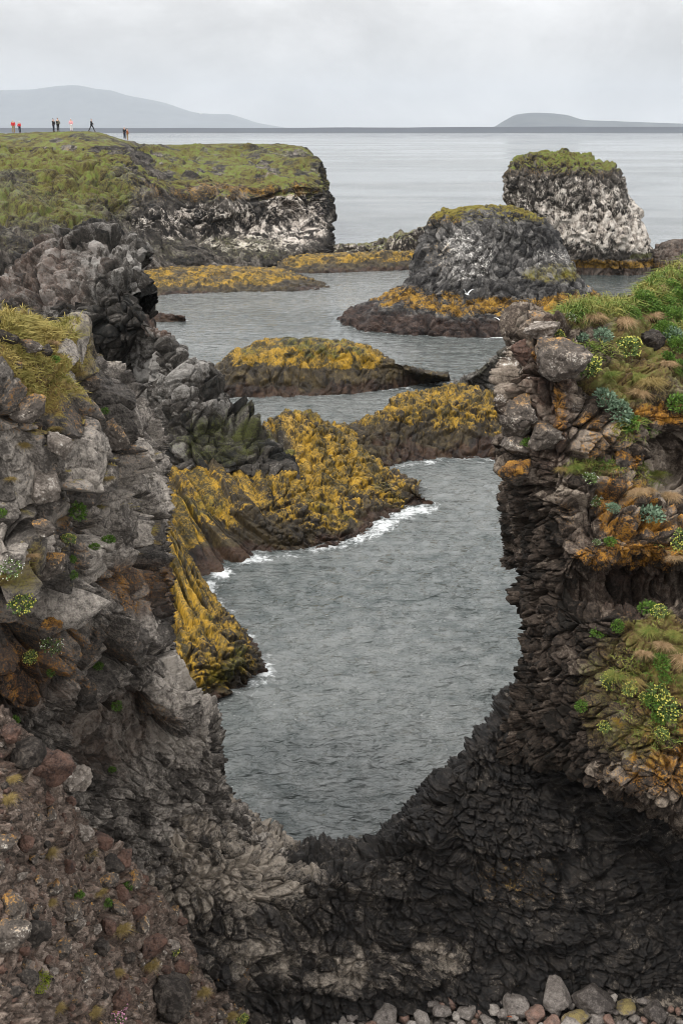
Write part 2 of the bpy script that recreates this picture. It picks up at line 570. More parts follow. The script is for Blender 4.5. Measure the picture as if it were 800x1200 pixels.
# ---- sea stacks: rings round a core
def ring_body(name, levels, D0, depth, mat, disp, masks, label, cat, zshift=0.0, step=1.1, yoff=None, nmin=16):
    """levels: (py, xl, xr) of the outline at distance D0, top to bottom; depth: half depth / half width"""
    rings = []
    for i, (py, xl, xr) in enumerate(levels):
        a = P(xl, py, D0); b = P(xr, py, D0); c = (a + b) / 2; hw = np.linalg.norm(b - a) / 2
        dy = hw * depth
        c[1] += (yoff[i] if yoff else 0)
        rings.append((c, hw, dy))
    K = 14
    rows = []
    c, hw, dy = rings[0]
    for f_, dz in ((.02, .25), (.55, .2)):
        rows.append([[c[0] + hw * f_ * math.sin(t), c[1] - dy * f_ * math.cos(t), c[2] + dz * min(1, hw * .15)] for t in np.linspace(-math.pi, math.pi, 2 * K + 1)])
    for c, hw, dy in rings:
        rows.append([[c[0] + hw * math.copysign(abs(math.sin(t))**.85, math.sin(t)), c[1] - dy * math.copysign(abs(math.cos(t))**.85, math.cos(t)), c[2]] for t in np.linspace(-math.pi, math.pi, 2 * K + 1)])
    p = patch(rows, step, 60); face_camera(p)
    d = disp(p)
    finish(p, name, d, masks, mat)
    tag(p.o, label, cat)
    return p


def stack_disp(seed, sz, amp):
    def f(p):
        Q = warp(p.base, .8 * sz, 3 * sz, seed)
        b0, _ = blocks(Q, (3.6 * sz, 3.6 * sz, 5 * sz), seed + 5, .5 * sz * amp, .6 * sz * amp, .3 * sz * amp, .2)
        b1, p.r1 = blocks(Q, (1.25 * sz, 1.25 * sz, 1.7 * sz), seed + 1, .32 * sz * amp, .35 * sz * amp, .32 * sz * amp, .28)
        b2, p.r2 = blocks(Q, (.5 * sz, .5 * sz, .6 * sz), seed + 2, .15 * sz * amp, .14 * sz * amp, .12 * sz * amp, .3)
        return b0 + b1 + b2 + (fbm(p.base / (4 * sz), 4, seed + 3) - .5) * 1.6 * sz * amp
    return f


def far_stack_masks(p):
    up = upness(p); n = fbm(p.base / 3, 4, 70); n2 = fbm(p.base / .8, 3, 71); px, py, _ = proj(p.base); z = p.V[:, 2]
    streak = fbm(p.base * np.array([1.2, 1.2, .22]), 3, 72)
    rockz = sstep(2.2, 3.6, z + (n - .5) * 2)
    wh = rockz * sstep(225, 236, py + (n - .5) * 26 - np.abs(px - 660) * .02) * (.10 + .5 * n2 + .42 * (streak - .5) + .22 * sstep(0, .6, up) + .35 * (p.r2 - .5)) + rockz * .55 * paint(p, [(700, 275, 70, 26, .75)]) * (n2 + .3)
    wh = np.maximum(wh, rockz * (.06 + .6 * n2 + .3 * (p.r1 - .5)) * sstep(200, 212, py))
    gr = sstep(208, 190, py + (n - .5) * 26) * (.35 + .6 * sstep(.3, .8, up + (n - .4))) + .5 * sstep(.52, .6, n) * sstep(3.4, 2.4, z) * sstep(1.6, 2.2, z)
    oc = sstep(.6, 1.0, z) * sstep(2.4, 1.6, z + (n - .5)) * .62
    return mk(p, tone=.34 + .5 * (p.r2 - .3), white=wh, grass=gr, ochre=np.maximum(oc, .34 * sstep(225, 200, py)), red=sstep(2.6, 1.2, z) * .55 + .40 * rockz * sstep(.45, .7, n))


ring_body('sea_stack', [(183.5, 612, 686), (186, 601, 700), (194, 594, 716), (210, 590.5, 726), (226, 592, 734), (248, 599, 745), (268, 606, 753), (284, 611, 759), (294, 614, 762), (299, 618, 765), (303, 622, 766), (309, 634, 768), (319.5, 634, 774), (326, 634, 776)],
          155, .8, M_far, stack_disp(200, 1.15, .75), far_stack_masks, 'tall bird-whitened basalt stack with a green flat top, farthest out', 'sea stack')


def mid_stack_masks(p):
    up = upness(p); n = fbm(p.base / 2.5, 4, 80); n2 = fbm(p.base / .7, 3, 81); px, py, _ = proj(p.base); z = p.V[:, 2]
    zz = z + (n - .5) * 2.0
    oc = sstep(1.2, 2.1, zz) * sstep(3.9, 2.9, zz) * (.60 + (n2 - .5) * .8)
    top = sstep(272, 250, py + (n - .5) * 22)
    oc = np.maximum(oc, top * (.05 + .4 * n) + paint(p, [(520, 262, 26, 16, .22), (515, 300, 20, 22, .3)]))
    gr = top * sstep(.2, .7, up + (n - .5)) * .75 + .50 * paint(p, [(650, 320, 40, 14, 1.0), (520, 250, 24, 9, .9)]) * (n2 + .5)
    wh = paint(p, [(545, 300, 40, 34, .42), (650, 305, 30, 18, .36)]) * (.4 + n2)
    grey = paint(p, [(560, 275, 60, 26, .5), (545, 305, 40, 26, .6), (640, 312, 40, 16, .6)])
    rd = sstep(1.9, 1.0, zz) * .8
    return mk(p, tone=.2 + .5 * (p.r2 - .35) + .42 * grey - .12 * paint(p, [(620, 285, 40, 30, .7)]), white=wh, grass=gr, ochre=oc, red=rd)


ring_body('sea_stack', [(244.5, 545, 592), (246, 522, 615), (251, 508, 630), (260, 502, 639), (276, 499, 651), (300, 488, 664), (322, 476, 676), (338, 466, 690), (346, 456, 700), (354, 440, 712), (363, 418, 728), (372, 402, 742), (378.5, 397, 748), (386, 396, 750)],
          112, .62, rock_mat('basalt_stack', 0.22, bdist=0.12, dark=(.016, .015, .015), mid=(.07, .066, .062), light=(.25, .235, .22), ochre=(.32, .18, .02), ochre2=(.21, .11, .016), grass=(.13, .12, .015), grass2=(.19, .14, .02), red=(.034, .018, .012)),
          stack_disp(220, .9, .66), mid_stack_masks, 'dome-shaped grey basalt stack with an orange seaweed skirt, nearer of two stacks', 'sea stack')

ring_body('sea_rock', [(283, 790, 822), (286, 780, 832), (291, 771, 842), (297, 766, 850), (306, 763, 856), (318, 761, 862), (326, 760, 864)], 153, .8, M_far, stack_disp(240, .9, .6),
          lambda p: mk(p, tone=.35 + .4 * p.r2, red=np.full(len(p.base), .5), ochre=.35 * fbm(p.base / 2, 3, 90) + .3 * sstep(2, 1, p.V[:, 2])),
          'small brown rounded rock just right of the tall white stack', 'sea rock')

# ---- islet, reef, ledges
def islet_masks(p):
    px, py, _ = proj(p.base); z = p.V[:, 2]; n = fbm(p.base / 2.2, 4, 92); n2 = fbm(p.base / .5, 3, 93); up = upness(p)
    zz = z + (n - .5) * 2.2
    oc = sstep(1.75, 2.15, zz) * sstep(3.35, 2.7, zz + (n2 - .5) * .6) * (.60 + (n2 - .5) * .8) + sstep(2.7, 3.2, zz) * .35 * n + .36 * sstep(.5, 1.4, zz) * n
    return mk(p, tone=.3 + .5 * (p.r2 - .4), ochre=oc, grass=.5 * sstep(2.6, 3.2, zz) * (n2 + .4) , red=sstep(1.0, .1, zz) * .8)


ridge_rock('islet_rock', [(238, 445, 80), (262, 421, 82), (290, 408, 83), (311, 400, 84), (350, 397, 84), (390, 397, 84), (420, 404, 83.5), (450, 419, 82.5), (488, 435, 81.5), (524, 442, 80.7)],
           [(240, 461), (262, 465), (290, 466), (315, 466), (350, 465), (390, 464), (420, 461), (450, 457), (488, 451), (527, 445.5)], 6, M_weed,
           weedy(.9, 130, .6), islet_masks, 'long seaweed-covered islet with a golden crown alone in mid channel', 'islet', bulge=.75)

ridge_rock('skerry_rock', [(150, 366, 113), (180, 365, 113), (200, 368, 112), (216, 372, 111)], [(150, 379), (180, 378), (200, 377.5), (218, 376)], 3, M_weed, weedy(.7, 140, .7),
           lambda p: mk(p, tone=.3 + .3 * p.r2, red=np.full(len(p.base), .9)), 'low dark red skerry beside the tall rock spur on the left', 'skerry', bulge=.8)
def reef_masks(p):
    px, py, _ = proj(p.base); z = p.V[:, 2]; n = fbm(p.base / 2.0, 4, 95); n2 = fbm(p.base / .5, 3, 96)
    zz = z + (n - .5) * 2.4
    oc = sstep(.6, 1.6, zz) * (.50 + (n2 - .5) * .9 + .2 * np.clip(upness(p), 0, 1))
    return mk(p, tone=.28 + .5 * (p.r2 - .4), ochre=oc, grass=.3 * n2 * sstep(2, 3, z), red=sstep(.9, .3, zz) * .75)


ridge_rock('reef_rock', [(372, 497, 63), (395, 500, 63), (420, 497, 64.5), (446, 490, 66), (468, 468, 67.5), (490, 460, 68.5), (520, 455, 69), (570, 461, 69.5), (610, 470, 69.5), (700, 470, 69)],
           [(372, 556), (395, 553), (420, 549), (446, 547), (468, 544), (490, 541), (520, 538), (570, 536), (610, 541), (700, 548)], 6, M_weed,
           weedy(.75, 150, 1.0), reef_masks, 'golden seaweed reef running behind the right cliff', 'reef', bulge=.8)


def strata_disp(p):
    Q = warp(p.base, .25, 2, 300)
    tilt = Q @ np.array([.28, .1, 1.0])
    k = tilt / .55
    st = np.abs((k % 1) - .5) * 2
    b1, p.r2 = blocks(np.stack([Q[:, 0], Q[:, 1], tilt], 1), (2.4, 2.4, .55), 301, .45, .1, .22, .15)
    return b1 + (fbm(Q / .5, 3, 303) - .5) * .3


ridge_rock('stepped_rock', [(522, 462, 73), (545, 448, 74), (562, 436, 75), (580, 420, 76), (600, 408, 77), (640, 402, 78), (720, 402, 78)],
           [(526, 470), (545, 473), (562, 474), (580, 475), (600, 476), (640, 480), (720, 480)], 5, M_mid, strata_disp,
           lambda p: mk(p, tone=.42 + .4 * (p.r2 - .4), grass=.42 * fbm(p.base / 1.5, 3, 97) + .1, ochre=.25 * fbm(p.base / 2, 3, 98)), 'dark flat-bedded rock rising in steps behind the golden reef', 'rock', bulge=.9)


# ---- promontory of splayed columns
def promontory():
    ridge = [(120, 720, 36), (150, 660, 40), (168, 605, 44), (174, 575, 46.5), (179, 562, 48), (188, 553, 50), (215, 548, 51), (262, 533, 53), (318, 502, 57), (352, 489, 58.5), (392, 506, 58.5), (440, 546, 57), (490, 579, 54.5)]
    R = rowD(*ridge)
    front = [(150, 880), (205, 862), (262, 815), (310, 778), (240, 694), (256, 671), (300, 653), (345, 645), (395, 635), (432, 622), (462, 604), (484, 597), (503, 590)]
    Fw = [W(x, y, 0) for x, y in front]
    lob = [(120, 810, 1.6), (165, 800, 1.6), (228, 765, 1.5), (266, 730, 1.5), (206, 640, 1.3), (217, 612, 1.5), (246, 600, 1.7), (290, 590, 1.9), (342, 577, 1.9), (388, 564, 1.7), (420, 560, 1.4), (455, 574, .8), (496, 585, .3)]
    mid = [W(x, y, z) for x, y, z in lob]
    under = [q + np.array([.0, -.7, -1.6]) for q in Fw]
    back = behind(R, 6, 0)
    for q in back: q[2] = -1.2
    mb = [(a + b) / 2 + np.array([0, 0, .3 * (a[2] + 1.2)]) for a, b in zip(R, back)]
    p = patch([back, mb, R, mid, Fw, under], 1.0, 140); face_camera(p)
    # columns fan down the slope: long cells in (u, v)
    arc = np.cumsum(np.linalg.norm(np.diff(np.array(mid), axis=0), axis=1)); arc = np.concatenate([[0], arc]); ul = np.interp(p.u, np.linspace(0, 1, 200), np.interp(np.linspace(0, 1, 200), np.linspace(0, 1, len(arc)), arc))
    vl = p.v * 16
    w1 = fbm(p.base / 1.6, 3, 400) - .5; w2 = fbm(p.base / 3, 2, 401) - .5
    Q = np.stack([ul + w1 * .22 + w2 * .5, vl + w2 * 3, np.zeros_like(ul)], 1)
    c1, p.r1 = blocks(Q + 50, (.85, 9, 9), 402, .3, .3, .42, .42)
    c2, p.r2 = blocks(Q + 20, (.40, 3.4, 9), 403, .12, .1, .14, .4)
    q3 = warp(p.base, .3, 1.5, 410)
    b1, r3 = blocks(q3, (.8, .8, .6), 404, .22, .22, .22, .3)
    b2, _ = blocks(q3, (.35, .35, .3), 405, .09, .09, .09, .3)
    px, py, _ = proj(p.base)
    blk = np.clip(sstep(285, 345, px) + sstep(500, 480, py) + paint(p, [(255, 770, 60, 60, .8)]), 0, 1)
    d = (c1 + c2) * (1 - .93 * blk) + b1 * (.12 + .85 * blk) + b2 * (.3 + .8 * blk) + (fbm(p.base / 2.5, 4, 406) - .5) * .9

    def masks(p):
        z = p.V[:, 2]; n = fbm(p.base / 2.2, 4, 407); n2 = fbm(p.base / .45, 3, 408); up = upness(p)
        zz = z + (n - .5) * 1.9
        oc = sstep(.15, .75, zz) * (.46 + (n2 - .5) * .8 + .5 * (p.r1 - .5) * (1 - blk) + .25 * (np.clip(up, 0, 1) - .4)) + paint(p, [(205, 690, 40, 70, .3), (380, 540, 70, 40, .22)])
        gr = (.42 * sstep(.5, .68, n) * sstep(.4, .8, zz)) + paint(p, [(270, 520, 70, 20, .9), (320, 535, 26, 16, .5), (250, 770, 40, 36, .4)]) * (.3 + .5 * n2)
        oc = oc - paint(p, [(270, 522, 70, 20, .9)]) * .8 - paint(p, [(300, 625, 60, 24, .3)])
        rd = sstep(.5, .1, zz) * .85
        wh = paint(p, [(340, 515, 16, 28, .55)]) * n2 * 1.3
        return mk(p, tone=.3 + .45 * (p.r2 - .4), ochre=oc, grass=gr, red=rd, white=wh)
    finish(p, 'promontory_rock', d, masks, M_weed)
    tag(p.o, 'promontory of slanting basalt columns under bright yellow seaweed, below the dark cliff', 'promontory')
    return p


P_prom = promontory()


# ---- dark columnar cliff behind the left foreground
def mid_cliff():
    m1 = rowD((-140, 335, 72), (0, 322, 69), (40, 296, 66.5), (75, 278, 65.5), (110, 270, 65), (140, 282, 64), (160, 291, 63.5), (168, 300, 63))
    m0 = behind(m1, 6, -2.5); mm = behind(m1, 14, -9)
    m2 = rowD((-140, 370, 62), (0, 350, 62), (40, 335, 61.5), (75, 320, 61), (110, 315, 60), (140, 322, 59.5), (158, 330, 59.5), (167, 340, 60.5))
    m2b = rowD((-140, 385, 60), (0, 370, 59.5), (40, 362, 59), (75, 352, 58.5), (110, 350, 58), (140, 355, 58), (160, 362, 58), (176, 370, 59))
    m3 = rowD((-140, 410, 58), (0, 400, 58), (40, 395, 57.5), (75, 390, 57), (110, 392, 57.5), (150, 392, 57.5), (192, 386, 57), (224, 398, 58.5))
    m4 = rowD((-140, 455, 57), (0, 450, 57), (40, 450, 57), (75, 445, 57), (110, 442, 59), (150, 445, 59.5), (200, 432, 55), (240, 440, 56.5))
    m5 = rowD((-140, 510, 56), (0, 510, 56), (40, 510, 56), (75, 505, 56.5), (110, 500, 59), (150, 500, 58.5), (215, 486, 53.6), (290, 494, 55.5))
    m6 = rowD((-140, 565, 54), (0, 565, 54), (40, 565, 54), (75, 560, 54), (110, 560, 54.5), (150, 560, 53.5), (225, 551, 51.5), (345, 543, 53))
    m7 = [np.array([q[0], q[1] - .5, .5]) for q in m6]
    p = patch(widen([mm, m0, m1, m2, m2b, m3, m4, m5, m6, m7], left=(-30, -4, 0)), 1.0, 120); face_camera(p)
    # close the right-hand edge backwards
    Q = warp(p.base, .5, 2.2, 420)
    b0, r0 = blocks(Q, (3.4, 3.4, 4.4), 421, .9, 1.0, .5, .16)
    b1, p.r1 = blocks(Q, (1.15, 1.15, 1.5), 422, .36, .36, .3, .2)
    b2, p.r2 = blocks(Q, (.5, .5, .6), 423, .14, .13, .12, .25)
    d = b0 + b1 + b2 + (fbm(p.base / 1.2, 4, 424) - .5) * .5

    def masks(p):
        px, py, _ = proj(p.base); n = fbm(p.base / 2, 4, 425); n2 = fbm(p.base / .5, 3, 426)
        grey = paint(p, [(195, 420, 40, 45, .3), (70, 320, 90, 55, .12), (225, 410, 25, 25, .3), (130, 330, 50, 60, .08)])
        gr = paint(p, [(260, 515, 60, 36, .75), (220, 500, 40, 25, .45)]) * (.35 + .6 * n2)
        rd = paint(p, [(20, 320, 90, 50, .5), (190, 378, 20, 22, .55), (110, 305, 40, 22, .3)])
        return mk(p, tone=.27 + .5 * (p.r2 - .4) + .3 * (r0 - .5) + grey, grass=gr, red=rd, ochre=.28 * n2 * (py > 480))
    finish(p, 'cliff', d, masks, M_mid)
    tag(p.o, 'dark blocky basalt cliff standing behind the near left cliff', 'cliff', kind='structure')
    return p


P_mid = mid_cliff()


# ---- near left cliff
def left_cliff():
    L1 = rowD((-190, 345, 14), (0, 360, 15), (38, 376, 15.6), (60, 388, 16.2), (92, 380, 17), (104, 405, 17.4), (124, 452, 17.9), (148, 480, 18.5), (160, 492, 20.5), (163, 505, 23))
    L0 = behind(L1, 4, -1.5); L00 = behind(L1, 7, -9)
    L2 = rowD((-190, 440, 12.7), (0, 432, 13.5), (38, 436, 14.1), (62, 440, 14.6), (90, 448, 15.3), (106, 466, 16), (126, 488, 16.9), (155, 500, 18.2), (166, 512, 20.3), (168, 520, 23))
    L3 = rowD((-190, 510, 12.9), (0, 500, 13.4), (38, 505, 13.8), (64, 510, 14.3), (92, 518, 15.2), (112, 528, 16.2), (134, 538, 17), (164, 545, 18.4), (172, 552, 20.5), (172, 556, 23))
    L4 = rowD((-190, 610, 13.2), (0, 605, 13.5), (38, 607, 14), (68, 610, 14.7), (100, 614, 15.6), (124, 620, 16.4), (146, 622, 17.2), (170, 620, 18.6), (175, 630, 20.5), (173, 634, 23))
    L4b = rowD((-190, 655, 13.0), (0, 650, 13.1), (38, 655, 13.6), (72, 660, 14.9), (106, 664, 15.8), (130, 668, 16.6), (146, 668, 17.4), (167, 665, 18.7), (173, 670, 20.7), (170, 672, 23))
    L5 = rowD((-190, 720, 13.4), (0, 715, 13.8), (38, 720, 14.5), (76, 725, 15.4), (110, 728, 16.4), (136, 730, 17.1), (150, 728, 17.7), (172, 722, 18.9), (180, 730, 21), (176, 732, 23))
    L6 = rowD((-190, 790, 13.7), (0, 785, 14.3), (40, 790, 15.1), (82, 795, 16.3), (118, 798, 17.5), (148, 800, 18.4), (172, 798, 19), (208, 795, 19.9), (218, 802, 21.6), (212, 806, 24))
    L7 = rowD((-190, 860, 14), (0, 850, 15), (48, 858, 16.3), (95, 865, 18.0), (135, 868, 19.2), (165, 866, 19.6), (205, 862, 20.0), (246, 852, 20.7), (254, 860, 22), (246, 864, 24.5))
    L8 = rowD((-190, 940, 14.5), (0, 930, 15.5), (60, 935, 17), (110, 938, 18.5), (150, 938, 19.4), (180, 936, 19.8), (225, 932, 20.5), (264, 925, 21.2), (272, 935, 22.2), (264, 945, 24.5))
    L9 = rowD((-190, 1040, 14.5), (0, 1030, 15.5), (70, 1030, 17), (125, 1030, 18.4), (170, 1030, 19.2), (210, 1030, 19.7), (260, 1025, 20.3), (320, 1010, 20.9), (340, 1015, 22), (320, 1030, 24.5))
    L10 = rowD((-190, 1140, 14.5), (0, 1130, 15.5), (70, 1130, 16.8), (125, 1130, 17.9), (170, 1130, 18.6), (210, 1130, 19.0), (260, 1125, 19.4), (320, 1110, 20.3), (340, 1100, 22), (320, 1100, 24.5))
    p = patch(widen([L00, L0, L1, L2, L3, L4, L4b, L5, L6, L7, L8, L9, L10], left=(-12, -2, .5)), 1.05, 150); face_camera(p)
    px, py, _ = proj(p.base)
    Q = warp(p.base, .18, 1.3, 440)
    fine = sstep(800, 900, py)                    # finer rubble-like rock low down
    b0, r0 = blocks(Q, (1.1, 1.1, 1.5), 441, .46, .74, .62, .15)
    b1, p.r1 = blocks(Q, (.5, .5, .7), 442, .10, .30, .10, .11)
    b2, p.r2 = blocks(Q, (.26, .26, .24), 443, .03, .07, .03, .2)
    f = fbm(p.base / .5, 5, 444) - .5
    grassy = paint(p, [(34, 422, 80, 64, 1), (-60, 420, 90, 70, 1), (10, 660, 36, 32, .9)])
    d = (b0 * (1 - .7 * fine) + b1 * (1 - .4 * fine) + b2 * (1 + .3 * fine)) * (1 - .72 * grassy) + f * .12 + (fbm(p.base / .13, 3, 446) - .5) * .03
    d -= paint(p, [(145, 868, 55, 40, .7), (30, 655, 60, 8, .0)])
    k1, rk = blocks(warp(p.base, .06, .3, 451), (.21, .21, .22), 449, .14, .12, .16, .26)
    d += k1 * fine - .13
    p.r0 = r0

    def masks(p):
        n = fbm(p.base / .9, 4, 447); n2 = fbm(p.base / .25, 3, 448); up = upness(p)
        g = grassy * (.55 + .5 * (n - .3)) + .6 * sstep(.55, .85, up) * sstep(.5, .62, n) * sstep(760, 640, py)
        g = g * (1 - .7 * ((p.r1 > .72) & (py > 395)))
        oc = paint(p, [(55, 590, 26, 60, .34), (20, 770, 70, 60, .5), (95, 755, 60, 50, .42), (155, 690, 26, 34, .5), (85, 640, 16, 40, .4), (120, 560, 20, 60, .36), (40, 480, 70, 40, .42), (190, 850, 26, 26, .4)]) * (.7 + .7 * (n2 - .3))
        rd = paint(p, [(20, 800, 70, 50, .5), (165, 690, 34, 40, .5), (140, 860, 70, 60, .45), (110, 790, 60, 50, .2)])
        grey = paint(p, [(170, 540, 40, 90, .16), (60, 580, 40, 100, .12), (215, 820, 36, 70, .24), (110, 620, 60, 70, .06), (270, 1000, 90, 80, .12), (240, 960, 60, 60, .1)])
        return mk(p, tone=.40 + .14 * (p.r2 - .5) + .34 * (p.r1 - .5) + .26 * (r0 - .5) + grey, grass=g, ochre=oc, red=rd)
    finish(p, 'cliff', d, masks, M_near)
    tag(p.o, 'grey blocky near cliff with yellow grass on its shoulder, left of the water', 'cliff', kind='structure')
    p.grassy = grassy
    return p


P_left = left_cliff()


# ---- dark bowl wall closing the near side of the cove
def bowl_wall():
    cols = [100, 190, 265, 320, 352, 400, 436, 470, 520, 560, 610, 680, 760, 830, 980]
    def row(ys, Ds): return [P(x, y, D) for x, y, D in zip(cols, ys, Ds)]
    rimy = [870, 890, 940, 982, 1006, 1002, 986, 960, 906, 862, 815, 790, 780, 775, 770]
    W1 = row(rimy, [21.6, 21.6, 21.5, 21.5, 21.5, 21.5, 21.5, 21.6, 21.6, 21.6, 21.7, 21.8, 21.9, 22, 22])
    W0 = behind(W1, 3.5, -4.5); W0m = behind(W1, 1.0, -.35)
    W1b = row([y + 14 for y in rimy], [21.0, 21.0, 20.95, 20.95, 20.95, 21, 21, 21.15, 21.2, 21.2, 21.4, 21.5, 21.7, 21.8, 21.8])
    W2 = row([960, 970, 990, 1018, 1032, 1030, 1020, 1000, 965, 935, 905, 880, 870, 870, 870], [19.9, 20, 20.1, 20.3, 20.4, 20.5, 20.6, 20.7, 20.75, 20.8, 20.9, 21.2, 21.5, 21.7, 21.7])
    W3 = row([1030, 1035, 1045, 1060, 1068, 1066, 1060, 1046, 1020, 1000, 985, 975, 970, 970, 975], [18.9, 19.2, 19.5, 19.8, 20, 20.1, 20.2, 20.3, 20.4, 20.4, 20.5, 20.8, 21.3, 21.5, 21.4])
    W4 = row([1095, 1100, 1105, 1112, 1115, 1112, 1105, 1095, 1075, 1062, 1050, 1045, 1045, 1050, 1060], [18.2, 18.7, 19.1, 19.4, 19.6, 19.7, 19.8, 19.95, 20.1, 20.1, 20.2, 20.5, 20.9, 21.1, 21])
    W5 = row([1160, 1165, 1168, 1170, 1170, 1166, 1160, 1150, 1140, 1132, 1125, 1125, 1135, 1150, 1165], [17.6, 18.1, 18.5, 18.9, 19.1, 19.2, 19.3, 19.5, 19.7, 19.75, 19.9, 20.0, 20.1, 20.1, 20])
    W6 = [q + np.array([0, -.4, -1.5]) for q in W5]
    p = patch(widen([W0, W0m, W1, W1b, W2, W3, W4, W5, W6], left=(-8, 0, 0), right=(9, -1, 0)), 1.05, 120); face_camera(p)
    px, py, _ = proj(p.base)
    Q = warp(p.base, .22, .9, 460)
    # bedding: thin cells lying down the slope on the right, knobbly small columns on the left
    lay = sstep(360, 520, px + (py - 1000) * .15)
    Qt = Q.copy(); Qt[:, 2] += .05 * Q[:, 0] + .55 * np.sin(Q[:, 0] * .55 - 1.4)
    b0, r0 = blocks(Q, (2.2, 1.8, .9), 461, .2, .3, .1, .25)
    s1, ra = blocks(Qt, (1.2, .9, .22), 462, .06, .06, .06, .3)
    band = fbm(np.stack([Qt[:, 0] / 2.2, Qt[:, 1] / 2.2, Qt[:, 2] / .3], 1), 3, 471) - .5
    kb, _ = blocks(warp(Qt, .05, .25, 472), (.30, .30, .27), 473, .09, .13, .12, .22)
    s2, rb = blocks(Qt, (.24, .22, .13), 463, .03, .05, .04, .25)
    k1, rc = blocks(Q, (.26, .26, .40), 464, .13, .12, .16, .3)
    k2, rd_ = blocks(Q, (.15, .15, .18), 465, .05, .04, .04, .3)
    d = b0 + (s1 + s2 * .8 + band * .22 + kb * 1.0) * lay + (k1 + k2) * (1 - .8 * lay) + (fbm(p.base / .6, 5, 466) - .5) * .35 + (fbm(p.base / .1, 3, 467) - .5) * .05
    d = d - .08 + paint(p, [(380, 1150, 260, 10, .18)]) * (fbm(p.base / .5, 2, 468) - .3)

    def masks(p):
        n = fbm(p.base / 1.1, 4, 469); n2 = fbm(p.base / .2, 3, 470)
        grey = paint(p, [(300, 1000, 110, 70, .42), (340, 1090, 120, 70, .3), (420, 1130, 130, 34, .42), (250, 960, 90, 60, .4), (150, 1040, 140, 110, .34), (430, 1040, 60, 40, .1)]) * (.45 + .8 * sstep(.35, .65, n))
        oc = paint(p, [(610, 1035, 80, 40, .42)], .9) * (.2 + n2)
        return mk(p, tone=.22 + .4 * ((rc * (1 - lay) + rb * lay) - .5) + .12 * (ra - .5) + grey, ochre=oc, grass=.8 * oc)
    finish(p, 'rock_wall', d, masks, M_wall)
    tag(p.o, 'black layered rock wall dipping to a saddle above the pebble beach', 'rock wall', kind='structure')
    return p


P_wall = bowl_wall()


